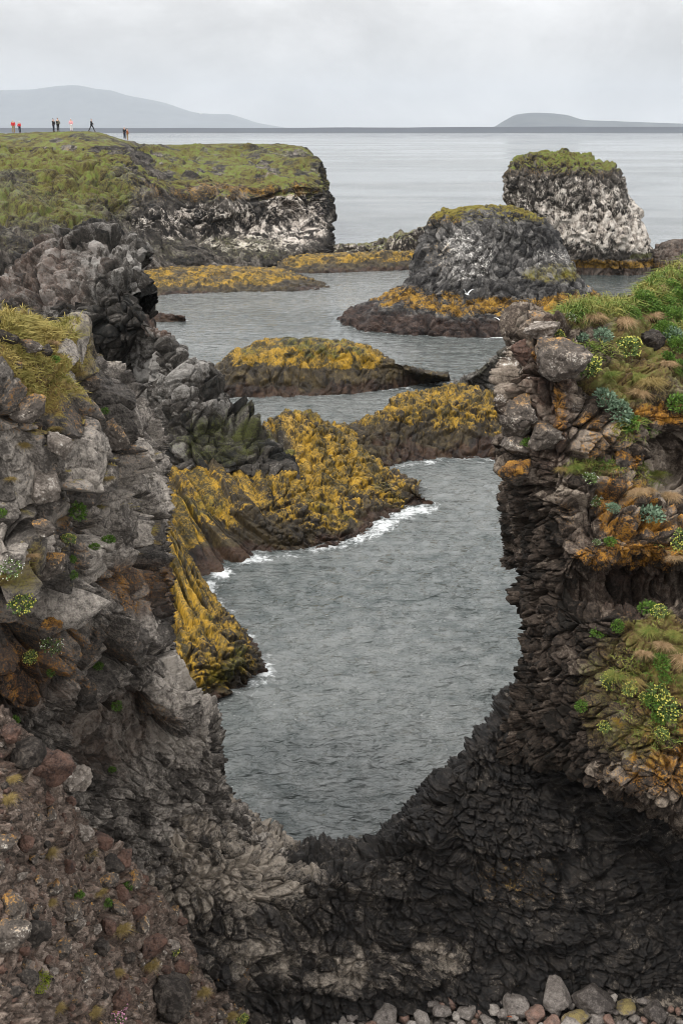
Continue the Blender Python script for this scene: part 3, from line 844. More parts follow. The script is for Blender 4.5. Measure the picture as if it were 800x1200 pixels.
# ---- right cliff
def right_cliff():
    R1 = rowD((628, 392, 26), (612, 384, 23.6), (620, 380, 22.4), (655, 366, 22.2), (690, 356, 22.5), (735, 350, 23.2), (768, 322, 25), (800, 308, 26), (900, 290, 27), (1000, 290, 27))
    R0 = behind(R1, 5, -1.2); R00 = behind(R1, 10, -9)
    R1b = rowD((622, 412, 26), (601, 404, 22.8), (612, 398, 21.4), (650, 394, 21.2), (690, 392, 21.3), (735, 385, 21.9), (768, 372, 22.9), (800, 366, 23.4), (900, 360, 24), (1000, 360, 24))
    R2 = rowD((615, 452, 25), (592, 446, 22.2), (604, 440, 20.9), (645, 436, 20.5), (690, 434, 20.6), (730, 432, 21), (765, 428, 21.5), (800, 425, 21.8), (900, 420, 22), (1000, 420, 22))
    R3 = rowD((616, 505, 25), (596, 498, 22), (608, 496, 20.8), (648, 495, 20.2), (690, 494, 20.2), (730, 492, 20.3), (765, 490, 20.5), (800, 488, 20.8), (900, 480, 21), (1000, 480, 21))
    R4 = rowD((614, 565, 25), (596, 560, 22), (610, 558, 20.7), (650, 556, 20), (690, 552, 20), (730, 548, 20.2), (765, 545, 20.7), (800, 540, 21.2), (900, 540, 21.2), (1000, 540, 21.2))
    R5 = rowD((622, 625, 25), (602, 620, 21.9), (616, 618, 20.6), (652, 614, 19.8), (690, 610, 19.5), (730, 606, 19.5), (765, 604, 19.7), (800, 602, 19.9), (900, 600, 20), (1000, 600, 20))
    R5b = rowD((624, 662, 25), (604, 660, 21.8), (618, 660, 20.5), (656, 658, 19.6), (692, 655, 19.2), (730, 652, 19.1), (765, 650, 19.3), (800, 648, 19.4), (900, 650, 19.4), (1000, 650, 19.4))
    R6 = rowD((622, 700, 25), (603, 698, 21.6), (618, 698, 20.3), (656, 696, 19.7), (692, 690, 19.9), (730, 688, 20.2), (765, 688, 20.3), (800, 690, 20.3), (900, 690, 20), (1000, 690, 20))
    R7 = rowD((630, 742, 25), (612, 738, 21.4), (626, 738, 20), (660, 734, 19.3), (694, 726, 19), (730, 718, 18.8), (765, 714, 18.7), (800, 714, 18.7), (900, 715, 18.5), (1000, 715, 18.5))
    R8 = rowD((626, 805, 25), (609, 800, 21.3), (628, 800, 20), (662, 802, 19.1), (696, 800, 18.5), (730, 796, 18.2), (765, 794, 18), (800, 794, 18), (900, 795, 17.8), (1000, 795, 17.8))
    R9 = rowD((610, 850, 25), (588, 842, 21.6), (615, 850, 20.3), (655, 860, 19.2), (694, 866, 18.3), (730, 868, 17.8), (765, 872, 17.5), (800, 874, 17.4), (900, 880, 17), (1000, 880, 17))
    R10 = rowD((600, 890, 25), (572, 885, 22), (612, 892, 20.7), (655, 902, 19.6), (694, 914, 18.6), (732, 930, 17.8), (765, 944, 17.4), (800, 956, 17.2), (900, 985, 16.8), (1000, 985, 16.8))
    R11 = rowD((600, 900, 25.5), (572, 895, 22.5), (612, 900, 21.6), (655, 908, 21.4), (694, 920, 21.2), (732, 936, 20.8), (765, 950, 20.4), (800, 964, 20.2), (900, 990, 20), (1000, 990, 20))
    R12 = rowD((600, 950, 26), (572, 950, 24), (612, 950, 24), (655, 960, 24), (694, 970, 24), (732, 985, 24), (765, 1000, 24), (800, 1010, 24), (900, 1020, 24), (1000, 1020, 24))
    p = patch(widen([R00, R0, R1, R1b, R2, R3, R4, R5, R5b, R6, R7, R8, R9, R10, R11, R12], right=(10, -1, .3)), 1.0, 120); face_camera(p)
    px, py, _ = proj(p.base)
    Q = warp(p.base, .2, .9, 480)
    fine = np.clip(sstep(640, 760, py) + sstep(690, 740, px) * .4, 0, 1)
    black = sstep(40, -30, px - (640 + (py > 640) * 10 + np.interp(py, [0, 560, 600, 700, 800, 900, 960], [-300, -80, 10, 30, 50, 40, 40]) - 0) + (fbm(p.base / .8, 3, 481) - .5) * 60)
    b0, r0 = blocks(Q, (1.1, 1.1, 1.25), 482, .26, .34, .3, .14)
    b1, p.r1 = blocks(Q, (.48, .48, .5), 483, .13, .17, .15, .2)
    b2, p.r2 = blocks(Q, (.22, .22, .2), 484, .07, .08, .07, .25)
    Qs = Q.copy(); Qs[:, 2] += .1 * Q[:, 0]
    s1, rs = blocks(Qs, (.9, .9, .16), 485, .12, .04, .1, .25)
    strat = paint(p, [(750, 660, 90, 30, 1), (620, 640, 40, 50, .6), (640, 590, 30, 40, .7)])
    grassy = paint(p, [(690, 362, 62, 16, 1), (780, 360, 70, 52, 1), (750, 450, 60, 30, .7), (800, 430, 40, 60, .7), (690, 548, 34, 12, .8), (762, 560, 30, 14, .7), (770, 740, 40, 26, .9), (800, 780, 40, 30, .8), (900, 420, 120, 120, 1)])
    f = fbm(p.base / .5, 5, 486) - .5
    rub = paint(p, [(760, 850, 110, 110, 1), (690, 800, 50, 80, .8)])
    d = (b0 * (1 - .55 * fine) * (1 - .6 * strat) * (1 - .7 * rub) + b1 * (1 - .5 * strat) + b2 * (.8 + .5 * fine) + s1 * strat) * (1 - .6 * grassy) + f * .28 - .12 + (fbm(p.base / .12, 3, 487) - .5) * .06
    d -= paint(p, [(700, 688, 50, 13, .16), (770, 690, 60, 12, .16), (785, 548, 22, 30, .22), (760, 625, 45, 8, .0)])

    def masks(p):
        n = fbm(p.base / .8, 4, 488); n2 = fbm(p.base / .22, 3, 489); up = upness(p)
        g = grassy * (.6 + .5 * (n - .4)) + paint(p, [(745, 815, 80, 100, .6), (730, 420, 60, 40, .4)]) * (.4 + n)
        oc = paint(p, [(655, 480, 14, 40, .62), (780, 485, 50, 18, .85), (715, 510, 60, 36, .5), (735, 600, 40, 80, .66), (740, 655, 80, 24, .8), (780, 610, 40, 14, .8), (655, 620, 22, 40, .42), (600, 600, 14, 60, .34),
                       (750, 850, 90, 90, .64), (690, 870, 40, 60, .5), (700, 760, 40, 30, .44), (790, 900, 50, 50, .58), (630, 400, 14, 36, .55), (680, 430, 60, 50, .3), (715, 730, 60, 30, .35), (650, 960, 60, 40, .25)]) * (.58 + 1.0 * (n2 - .38)) * (1 - .8 * black)
        rd = paint(p, [(720, 690, 80, 26, .4), (640, 460, 40, 100, .42), (650, 640, 50, 40, .4)]) * (1 - black)
        wh = paint(p, [(640, 440, 70, 70, .40)]) * sstep(.5, .66, n2)
        grey = paint(p, [(640, 430, 60, 60, .14), (750, 500, 40, 20, .1), (786, 560, 20, 26, .3), (625, 385, 30, 14, .2)])
        tone = .40 + .34 * (p.r2 - .5) + .26 * (p.r1 - .5) + .16 * (r0 - .5) + grey - .19 * black
        return mk(p, tone=tone, grass=g, ochre=oc, red=rd, white=wh)
    finish(p, 'cliff', d, masks, M_right)
    tag(p.o, 'brown lichen-stained near cliff with green plants on top, right of the water', 'cliff', kind='structure')
    p.grassy = grassy
    return p


P_right = right_cliff()


# ---- reddish scree slope, bottom left
def scree():
    S1 = rowD((-170, 825, 11.5), (0, 848, 12.6), (36, 880, 13.3), (72, 934, 14.1), (112, 985, 15.3), (168, 1040, 16.5), (208, 1105, 17.5), (240, 1155, 18.0), (275, 1180, 18.4), (330, 1215, 18.6))
    S0 = behind(S1, 1.5, -.9); S00 = behind(S1, 3, -4)
    S2 = rowD((-170, 950, 10.6), (0, 955, 11.5), (26, 975, 11.9), (52, 1008, 12.6), (88, 1058, 13.7), (128, 1095, 14.8), (172, 1150, 16), (212, 1200, 16.9), (250, 1230, 17.5), (310, 1260, 18))
    S3 = rowD((-170, 1080, 9.6), (0, 1080, 10.4), (26, 1095, 10.8), (52, 1120, 11.3), (90, 1160, 12.3), (130, 1200, 13.3), (180, 1255, 14.6), (225, 1290, 15.8), (270, 1310, 16.5), (330, 1320, 17))
    S4 = rowD((-170, 1260, 8.6), (0, 1260, 9.2), (26, 1270, 9.4), (52, 1290, 9.8), (90, 1330, 10.6), (140, 1370, 11.4), (200, 1400, 12.5), (250, 1420, 13.5), (290, 1430, 14.2), (350, 1440, 14.8))
    p = patch(widen([S00, S0, S1, S2, S3, S4], left=(-4, -.5, .4)), 1.05, 150); face_camera(p)
    Q = warp(p.base, .15, .6, 500)
    b0, r0 = blocks(Q, (.9, .9, .9), 501, .14, .16, .06, .2)
    b1, p.r1 = blocks(Q, (.26, .26, .26), 502, .06, .07, .04, .3)
    b2, p.r2 = blocks(Q, (.1, .1, .1), 503, .03, .03, .02, .3)
    b3, r3 = blocks(Q, (.05, .05, .05), 504, .012, .012, .01, .3)
    d = b0 + b1 * sstep(.35, .6, fbm(p.base / .7, 3, 505)) * 1.3 + b2 + b3 + (fbm(p.base / .5, 4, 506) - .5) * .22

    def masks(p):
        n = fbm(p.base / .7, 4, 507); n2 = fbm(p.base / .15, 3, 508)
        rd = .22 + .6 * (n - .4) + .4 * (r3 - .5)
        return mk(p, tone=.4 + .4 * (p.r2 - .5) + .25 * (r3 - .5), red=rd, ochre=.34 * sstep(.5, .7, n) * n2 * 2 * .6, grass=.3 * sstep(.55, .7, n) * n2)
    finish(p, 'scree_slope', d, masks, M_scree)
    tag(p.o, 'slope of loose reddish-brown lava rubble at the near left', 'scree slope', kind='structure')
    return p


P_scree = scree()


# ---- beach bed
def beach():
    X = np.linspace(-7, 16, 12); Y = np.linspace(12, 23, 8)
    rows = [[[x, y, .12 + .02 * (20 - y) + .03 * math.sin(x * 1.3)] for x in X] for y in Y[::-1]]
    p = patch(rows, 2.2, 60); face_camera(p)
    b1, p.r2 = blocks(p.base, (.16, .16, .16), 520, .05, .04, .05, .3)
    finish(p, 'beach', b1, lambda p: mk(p, tone=.3 + .5 * p.r2), M_wall)
    tag(p.o, 'dark shingle bed of the pebble beach', 'beach', kind='structure')
    return p


P_beach = beach()
# ================================================================== SEA, LAND BEYOND, SKY, LIGHT
def sea():
    # rows by viewing depth, columns fan out: one sheet to the horizon
    ys = np.concatenate([np.linspace(1260, 340, 560), np.linspace(339, 160, 170), 150.2 + 9.3 * np.linspace(1, 0.02, 24)[1:]])
    Y = np.array([WD(400, y) for y in ys]); Y = np.concatenate([Y, [24000.0]])
    xs = np.concatenate([[-3.0, -1.2, -.6], np.linspace(-.36, .36, 430), [.6, 1.2, 3.0]])
    G = np.zeros((len(Y), len(xs), 3)); G[..., 1] = Y[:, None]; G[..., 0] = xs[None] * Y[:, None]
    V = G.reshape(-1, 3)
    A = V.astype(F32)
    y = A[:, 1]
    Q2 = A * np.array([1, 1.5, 1], F32)
    q = warp(Q2, .5, 2.0, 600)
    q[:, 0] *= .62
    h = (fbm(q / .55, 3, 601) - .5) * .17 + (fbm(q / 2.4, 3, 602) - .5) * .20
    rip = 1 - np.abs(2 * fbm(q / .45, 3, 603) - 1)
    h = h + (rip - .75) * .10
    V[:, 2] = h * sstep(260, 60, y)
    px, py, _ = proj(V)
    foam = np.zeros(len(V))
    for (x, yy, rx, ry, s) in [(494, 600, 36, 12, .62), (478, 606, 30, 12, .62), (452, 618, 26, 11, .6), (425, 632, 30, 9, .58), (390, 642, 26, 5, .5), (300, 656, 22, 6, .62), (262, 672, 16, 8, .8), (246, 690, 16, 12, .95), (245, 708, 16, 9, .6), (312, 786, 14, 9, .6), (300, 800, 14, 5, .5), (540, 545, 60, 7, .5), (590, 546, 40, 8, .55), (500, 548, 30, 6, .45), (535, 596, 40, 5, .3),
                               (275, 474, 20, 3, .5), (520, 449, 20, 3, .5), (480, 456, 30, 3, .5), (590, 396, 26, 4, .6), (560, 400, 20, 3, .5), (640, 396, 20, 4, .6), (690, 338, 40, 5, .45), (400, 340, 14, 2, .4), (560, 432, 30, 4, .3), (350, 655, 60, 6, .28), (460, 640, 80, 6, .25), (330, 985, 26, 10, .45)]:
        d = np.sqrt(((px - x) / rx)**2 + ((py - yy) / ry)**2)
        foam = np.maximum(foam, s * (1 - sstep(.3, 1.3, d)))
    # distance to the rocks' water line
    cell = .25; gx0, gy0, nx, ny = -45, 17, 380, 460
    occ = np.full((nx, ny), 9.0)
    for s_ in SURF:
        if s_ in (P_head, P_scree, P_beach): continue
        k = (np.abs(s_.V[:, 2]) < .35)
        ix = ((s_.V[k, 0] - gx0) / cell).astype(int); iy = ((s_.V[k, 1] - gy0) / cell).astype(int)
        ok = (ix >= 0) & (ix < nx) & (iy >= 0) & (iy < ny); occ[ix[ok], iy[ok]] = 0
    for _ in range(14):
        t = np.pad(occ, 1, 'edge')
        for dx, dy, w in ((0, 1, 1), (2, 1, 1), (1, 0, 1), (1, 2, 1), (0, 0, 1.41), (2, 2, 1.41), (0, 2, 1.41), (2, 0, 1.41)):
            occ = np.minimum(occ, t[dx:dx + nx, dy:dy + ny] + w * cell)
    ix = np.clip(((V[:, 0] - gx0) / cell).astype(int), 0, nx - 1); iy = np.clip(((V[:, 1] - gy0) / cell).astype(int), 0, ny - 1)
    near = occ[ix, iy]; near[(y > 130) | (np.abs(V[:, 0]) > 44)] = 9
    foam = foam * .54 * (.5 + .75 * sstep(2.2, .3, near)) + .38 * sstep(.7, .1, near) + .12 * sstep(1.8, .3, near)
    f = grid_faces(G.shape[:2], False, False)
    me = tri_mesh('sea', V, f, {'foam': foam})
    if me.polygons[0].normal.z < 0: me.flip_normals()
    m, nt, b = nodes_of('sea_water')
    pos = N_(nt, 'ShaderNodeNewGeometry').outputs['Position']
    mp = N_(nt, 'ShaderNodeMapping'); mp.inputs['Scale'].default_value = (.35, 1, 1); nt.links.new(pos, mp.inputs[0])
    big = noise(nt, pos, .05, 3); band = noise(nt, mp.outputs[0], .012, 3, .6, .5); n2 = noise(nt, pos, 1.1, 4, .6); n3 = noise(nt, pos, 3.6, 4, .6, .8)
    col = mix(nt, remap(nt, math_(nt, 'ADD', math_(nt, 'MULTIPLY', big, .6), math_(nt, 'MULTIPLY', n2, .5)), .35, .7), (.036, .047, .046), (.135, .142, .137))
    fm = math_(nt, 'ADD', attr(nt, 'foam'), math_(nt, 'MULTIPLY', math_(nt, 'SUBTRACT', n2, .5), 1.1))
    fm = math_(nt, 'ADD', fm, math_(nt, 'MULTIPLY', math_(nt, 'SUBTRACT', n3, .5), 1.5))
    fm = remap(nt, fm, .5, 1.15)
    nt.links.new(mix(nt, fm, col, (.62, .64, .64)), b.inputs['Base Color'])
    rr = remap(nt, band, .4, .62, .02, .12)
    nt.links.new(math_(nt, 'ADD', rr, math_(nt, 'MULTIPLY', fm, .5)), b.inputs['Roughness'])
    b.inputs['IOR'].default_value = 1.333
    # ripples: fine near, long swell lines further off
    bp = N_(nt, 'ShaderNodeBump'); bp.inputs['Strength'].default_value = 1.0; bp.inputs['Distance'].default_value = .32
    mp2 = N_(nt, 'ShaderNodeMapping'); mp2.inputs['Scale'].default_value = (.5, 1, 1); nt.links.new(pos, mp2.inputs[0])
    w = math_(nt, 'ADD', math_(nt, 'MULTIPLY', noise(nt, mp2.outputs[0], 3.4, 3, .55, .5), .9), math_(nt, 'MULTIPLY', noise(nt, mp2.outputs[0], 1.1, 3, .6, .5), 2.2))
    sp = N_(nt, 'ShaderNodeSeparateXYZ'); nt.links.new(pos, sp.inputs[0])
    nt.links.new(remap(nt, sp.outputs[1], 35, 110, 1.0, .3), bp.inputs['Strength'])     # choppy in the cove, smoother swell offshore
    nt.links.new(w, bp.inputs['Height']); nt.links.new(bp.outputs[0], b.inputs['Normal'])
    o = link('sea', me, m); tag(o, 'grey rippled sea', 'sea', kind='structure')
    return o


sea()


def hill(name, outline, D, depth, label, mat):
    """a far hill: crest line from pixels at distance D, real slopes before and behind it"""
    top = []
    for x, y in outline:
        q = P(x, y, D); top.append(q)
    rows = []
    for t, hf in ((1.0, 0.0), (.6, .25), (.3, .62), (.1, .93), (0, 1.0), (-.12, .9), (-.35, .5), (-.65, .18), (-1.0, -.02)):
        rows.append([np.array([q[0], q[1] + t * depth, max(-6, q[2] * hf)]) for q in top])
    p = patch(rows, 3, 24); face_camera(p)
    z = np.clip(p.base[:, 2], 0, None)
    d = (fbm(p.base / 420, 5, 620) - .5) * np.minimum(z * .8, 90) * (D / 9000)
    V = p.base + np.stack([d * 0, d, (fbm(p.base / 200, 4, 623) - .5) * np.minimum(z * .16, 9)], 1)
    me = tri_mesh(name, V, grid_faces(p.shape, False, p.flip))
    o = link(name, me, mat); tag(o, label, 'hill', kind='structure')
    return o


def hill_material(name='hill_ground', c1=(.018, .026, .036), c2=(.045, .055, .06)):
    m, nt, b = nodes_of(name)
    pos = N_(nt, 'ShaderNodeNewGeometry').outputs['Position']
    n = noise(nt, pos, .004, 6, .6)
    nt.links.new(mix(nt, remap(nt, n, .3, .7), c1, c2), b.inputs['Base Color']); b.inputs['Roughness'].default_value = .95
    return m


M_hill = hill_material()
hill('mountain', [(-500, 128), (-200, 117), (-60, 111), (0, 106), (40, 104.5), (64, 101), (90, 100), (112, 104), (130, 106), (150, 112), (190, 119.5), (225, 131), (248, 133.5), (270, 134), (300, 143.5), (330, 149), (345, 151.5)], 20000, 3000, 'mountain fading into low cloud over the headland', M_hill)
hill('mesa_hill', [(560, 151), (580, 149), (592, 141), (604, 134.5), (622, 132), (645, 132.5), (664, 135), (684, 140.5), (720, 142), (760, 143.5), (800, 145), (900, 147), (1000, 151)], 9500, 1200, 'flat-topped hill on the far shore', M_hill)
hill('lowland', [(-500, 149.3), (200, 150), (330, 149.8), (400, 149.3), (470, 149.2), (560, 148.6), (640, 148.4), (720, 148.6), (800, 148.4), (1000, 148.6), (1500, 150)], 4800, 350, 'low dark strip of land along the horizon', hill_material('shore_ground', (.006, .011, .022), (.014, .022, .034)))

# haze: one closed box of thin air round everything but the sky
bm = bmesh.new(); bmesh.ops.create_cube(bm, size=1)
for v in bm.verts:
    v.co = Vector((v.co.x * 60000, -300 + (v.co.y + .5) * 25500, -12 + (v.co.z + .5) * 860))
me = bpy.data.meshes.new('haze'); bm.to_mesh(me); bm.free()
hm = bpy.data.materials.new('haze_air'); hm.use_nodes = True; nt = hm.node_tree; nt.nodes.clear()
out = nt.nodes.new('ShaderNodeOutputMaterial'); pv = nt.nodes.new('ShaderNodeVolumePrincipled')
pv.inputs['Color'].default_value = (.70, .75, .81, 1); pv.inputs['Density'].default_value = HAZE; pv.inputs['Anisotropy'].default_value = 0.0
nt.links.new(pv.outputs[0], out.inputs['Volume'])
if HAZE > 0:
    hz = link('haze', me, hm); tag(hz, 'thin grey sea haze', 'haze', kind='stuff')

# sky: overcast, brighter overhead, soft cloud banks low down
SUN_EL, SUN_AZ = math.radians(54), math.radians(228)     # azimuth clockwise from +Y
wd = bpy.data.worlds.new('World'); scene.world = wd; wd.use_nodes = True
nt = wd.node_tree; nt.nodes.clear()
out = nt.nodes.new('ShaderNodeOutputWorld'); bg = nt.nodes.new('ShaderNodeBackground'); bg.inputs['Strength'].default_value = .1
nt.links.new(bg.outputs[0], out.inputs[0])
sky = N_(nt, 'ShaderNodeTexSky', sky_type='NISHITA'); sky.sun_disc = False; sky.sun_elevation = SUN_EL; sky.sun_rotation = SUN_AZ
sky.air_density = 1.0; sky.dust_density = 4.0
hs = N_(nt, 'ShaderNodeHueSaturation'); hs.inputs['Saturation'].default_value = .25; nt.links.new(sky.outputs[0], hs.inputs['Color'])
tc = N_(nt, 'ShaderNodeTexCoord').outputs['Generated']
sep = N_(nt, 'ShaderNodeSeparateXYZ'); nt.links.new(tc, sep.inputs[0])
z = math_(nt, 'MAXIMUM', sep.outputs[2], 0.0)
lum = math_(nt, 'MULTIPLY', math_(nt, 'ADD', 1.0, math_(nt, 'MULTIPLY', z, SKY_GAIN)), SKY_BASE)       # overcast law: the zenith about three times the horizon
mp = N_(nt, 'ShaderNodeMapping'); mp.inputs['Scale'].default_value = (1, 1, 1.7); nt.links.new(tc, mp.inputs[0])
c1 = noise(nt, mp.outputs[0], 5.5, 6, .6, .35); c2 = noise(nt, mp.outputs[0], 17, 4, .6)
cl = math_(nt, 'ADD', math_(nt, 'MULTIPLY', c1, .75), math_(nt, 'MULTIPLY', c2, .25))
cl = remap(nt, cl, .32, .68, .74, 1.16)
# a slightly darker bank hangs between one and five degrees up
bank = math_(nt, 'MULTIPLY', remap(nt, z, .005, .03), remap(nt, z, .115, .05))
lum = math_(nt, 'MULTIPLY', math_(nt, 'MULTIPLY', lum, cl), math_(nt, 'SUBTRACT', 1.0, math_(nt, 'MULTIPLY', bank, .16)))
cc = N_(nt, 'ShaderNodeCombineColor')
for i, k in enumerate((1.0, .995, .995)): nt.links.new(math_(nt, 'MULTIPLY', lum, k), cc.inputs[i])
nt.links.new(mix(nt, .88, hs.outputs[0], cc.outputs[0]), bg.inputs['Color'])

sd = bpy.data.lights.new('sun', 'SUN'); sd.energy = SUN_E; sd.angle = math.radians(11); sd.color = (1, .965, .92)
so = bpy.data.objects.new('sun', sd); C.objects.link(so)
dv = Vector((math.sin(SUN_AZ) * math.cos(SUN_EL), math.cos(SUN_AZ) * math.cos(SUN_EL), math.sin(SUN_EL)))
so.rotation_euler = dv.to_track_quat('Z', 'Y').to_euler(); so.location = (0, 0, 60)

vs = scene.view_settings; vs.view_transform = 'Standard'; vs.look = 'None'; vs.exposure = EXPO; vs.gamma = 1; vs.use_curve_mapping = False
cy = scene.cycles
cy.use_denoising = True; cy.denoiser = 'OPENIMAGEDENOISE'; cy.filter_width = 1.0; cy.max_bounces = 4; cy.diffuse_bounces = 1; cy.glossy_bounces = 3; cy.volume_bounces = 1
cy.use_adaptive_sampling = True; cy.adaptive_threshold = .02
# ================================================================== LOOSE THINGS
def ico_dirs(sub):
    bm = bmesh.new(); bmesh.ops.create_icosphere(bm, subdivisions=sub, radius=1)
    V = np.array([v.co[:] for v in bm.verts]); Fc = np.array([[v.index for v in f.verts] for f in bm.faces]); bm.free()
    return V, Fc


ICO4 = ico_dirs(5)


def rock_mesh(name, seed, mat, tone=.4, angular=1.0, aniso=(1, .85, .7), ochre=0.0, red=0.0, white=0.0, grain=1.0):
    """one stone: a ball cut by random planes, edges worn, surface pitted; unit size"""
    D, Fc = ICO4; r = np.random.default_rng(seed)
    n = r.normal(size=(15, 3)); n /= np.linalg.norm(n, axis=1, keepdims=True); d = r.uniform(.58, 1.0, 15)
    c = np.clip(D @ n.T, .05, None); q = d / c
    k = 10 if angular < .75 else 44
    rad = (np.clip(q, 0, 4)**-k).sum(1)**(-1.0 / k)
    rad = np.minimum(rad, 1.15) * (angular) + (1 - angular) * .88
    rad *= 1 + (fbm(D * 2.1 + seed, 4, seed) - .5) * .16 + (fbm(D * 8 + seed, 3, seed + 4) - .5) * .10 * grain
    if angular >= 1:
        fb, _ = blocks(warp(D, .1, .6, seed) * 1.0 + seed, (.62, .62, .62), seed + 3, .07, .12, .09, .12)
        rad = rad + fb
    V = D * rad[:, None] * np.array(aniso)
    z = np.zeros(len(V)); nz = fbm(V * 2.5 + seed, 3, seed + 9); up = V[:, 2] / .7
    me = tri_mesh(name, V, Fc, {'tone': np.clip(tone + .35 * (nz - .5), 0, 1), 'grass': z, 'ochre': np.clip(ochre * (nz + .6 * up), 0, 1), 'white': white * nz, 'red': np.clip(red * (.5 + nz), 0, 1)})
    me.materials.append(mat)
    return me


M_stone = rock_mat('beach_stone', .035, bdist=.012, dark=(.045, .038, .034), mid=(.155, .135, .12), light=(.36, .325, .29), red=(.15, .09, .07), ochre=(.24, .19, .07), ochre2=(.17, .13, .06), rough=.75, bump=.5)
M_block = rock_mat('boulder_rock', .045, bdist=.02, dark=(.022, .018, .015), mid=(.10, .083, .069), light=(.32, .275, .235), ochre=(.36, .18, .025), ochre2=(.2, .09, .018), red=(.085, .046, .034), white=(.5, .47, .42))

stones = {
    'grey': [rock_mesh('stone', 30 + i, M_stone, .42, .86, (1, .82, .66)) for i in range(4)],
    'pale': [rock_mesh('stone', 40 + i, M_stone, .62, .8, (1, .8, .7)) for i in range(4)],
    'pink': [rock_mesh('stone', 50 + i, M_stone, .45, .82, (1, .85, .75), red=.9) for i in range(3)],
    'dark': [rock_mesh('stone', 60 + i, M_stone, .16, .92, (1, .85, .72)) for i in range(3)],
    'olive': [rock_mesh('stone', 70 + i, M_stone, .45, .6, (1, .8, .55), ochre=1.0) for i in range(2)],
}
blocks_m = {
    'grey': [rock_mesh('lava_block', 80 + i, M_block, .38, 1.0, (1, .85, .72), ochre=.42, white=.62) for i in range(5)],
    'pale': [rock_mesh('lava_block', 90 + i, M_block, .6, 1.0, (1, .8, .7), white=.5) for i in range(3)],
    'red': [rock_mesh('lava_block', 100 + i, M_block, .36, 1.0, (1, .85, .75), red=1.0) for i in range(4)],
    'dark': [rock_mesh('lava_block', 110 + i, M_block, .12, 1.0, (1, .9, .8)) for i in range(3)],
    'orange': [rock_mesh('lava_block', 120 + i, M_block, .25, 1.0, (1, .85, .85), ochre=.75) for i in range(2)],
}
first = {}


def put(name, me, loc, size, label, cat, group=None, rot=None, squash=1.0):
    """a thing from a shared mesh: the first is new, the rest are copies"""
    if me.name in first:
        o = first[me.name].copy(); C.objects.link(o); o.name = name
        if 'group' in o: del o['group']
    else:
        o = link(name, me); first[me.name] = o
    o.location = loc; o.scale = (size, size, size * squash)
    o.rotation_euler = rot if rot is not None else (random.uniform(-.5, .5), random.uniform(-.5, .5), random.uniform(0, 6.28))
    return tag(o, label, cat, group)


def put_px(name, me, x, y, rpx, label, cat, group=None, sink=.25, patches=None, rot=None, squash=1.0):
    s = surf(x, y, 2.5, patches)
    r = rpx * s[2] / FPX
    loc = s[0] + s[1] * r * (.55 - sink)
    return put(name, me, loc, r, label, cat, group, rot, squash)


# --- blocks standing out of the right cliff
RC = [P_right]
put_px('boulder', blocks_m['pale'][0], 634, 389, 27, 'pale flat-topped boulder on the top corner of the right cliff beside grass', 'boulder', sink=.35, patches=RC, rot=(.1, .15, 2.0), squash=.75)
put_px('boulder', blocks_m['grey'][0], 657, 422, 36, 'large rounded grey-brown boulder set in the right cliff below its grassy top', 'boulder', sink=.5, patches=RC, rot=(.3, .2, 2.2))
put_px('boulder', blocks_m['grey'][1], 606, 477, 29, 'angular boulder jutting out over the water from the right cliff edge', 'boulder', sink=.05, patches=RC, rot=(.2, .5, 2.6))
put_px('boulder', blocks_m['grey'][2], 608, 517, 25, 'smooth grey boulder directly under the jutting boulder of the right cliff edge', 'boulder', sink=.2, patches=RC)
put_px('boulder', blocks_m['orange'][0], 605, 553, 20, 'dark rounded boulder with orange patches low on the right cliff edge', 'boulder', sink=.2, patches=RC)
put_px('boulder', blocks_m['grey'][3], 643, 510, 24, 'grey-brown block in the middle of the right cliff left of the grey-green rosettes', 'boulder', sink=.45, patches=RC)
put_px('boulder', blocks_m['dark'][0], 762, 397, 15, 'small dark boulder among bright green cushions on the right cliff', 'boulder', sink=.15, patches=RC)
put_px('boulder', blocks_m['orange'][1], 725, 540, 14, 'small boulder capped with orange lichen above the big rosette plant', 'boulder', sink=.1, patches=RC)
put_px('boulder', blocks_m['red'][0], 614, 410, 19, 'rust-orange block wedged beneath the pale flat-topped boulder', 'boulder', sink=.4, patches=RC)
# --- blocks of the left shoulder
LC = [P_left]
for me, x, y, r, lab, sq in [
    (blocks_m['grey'][4], 36, 482, 24, 'grey humped boulder below the yellow grass of the left shoulder', .9),
    (blocks_m['pale'][1], 66, 520, 20, 'pale knobbly boulder standing high on the left cliff', 1.3),
    (blocks_m['pale'][2], 56, 570, 22, 'pale tapering block beneath the knobbly pale boulder of the left cliff', 1.3),
    (blocks_m['dark'][1], 10, 396, 14, 'dark pitted stone half sunk in yellow-green grass of the left shoulder', .8),
    (blocks_m['grey'][0], 34, 408, 13, 'grey pitted stone in the upper grass, left one of a close pair', .9),
    (blocks_m['dark'][2], 55, 411, 11, 'small dark stone in the upper grass, right one of a close pair', .9),
    (blocks_m['grey'][1], 22, 426, 8, 'smallest grey stone in the straw-coloured grass of the left shoulder', .8),
    (blocks_m['grey'][2], 105, 450, 17, 'squarish grey block on the upper right brink of the left shoulder', 1.0),
    (blocks_m['grey'][3], 132, 515, 26, 'large rough grey block at the top of the left cliff edge', 1.1),
    (blocks_m['grey'][4], 60, 660, 24, 'broad grey boulder right of the small flowery ledge on the left cliff', .9),
    (blocks_m['grey'][1], 52, 618, 15, 'small grey boulder just above the broad one on the left cliff', .9),
    (blocks_m['orange'][1], 60, 735, 15, 'block with an orange lichen face under the flowery ledge', 1.2)]:
    put_px('boulder', me, x, y, r, lab, 'boulder', sink=.38, patches=LC, squash=sq)

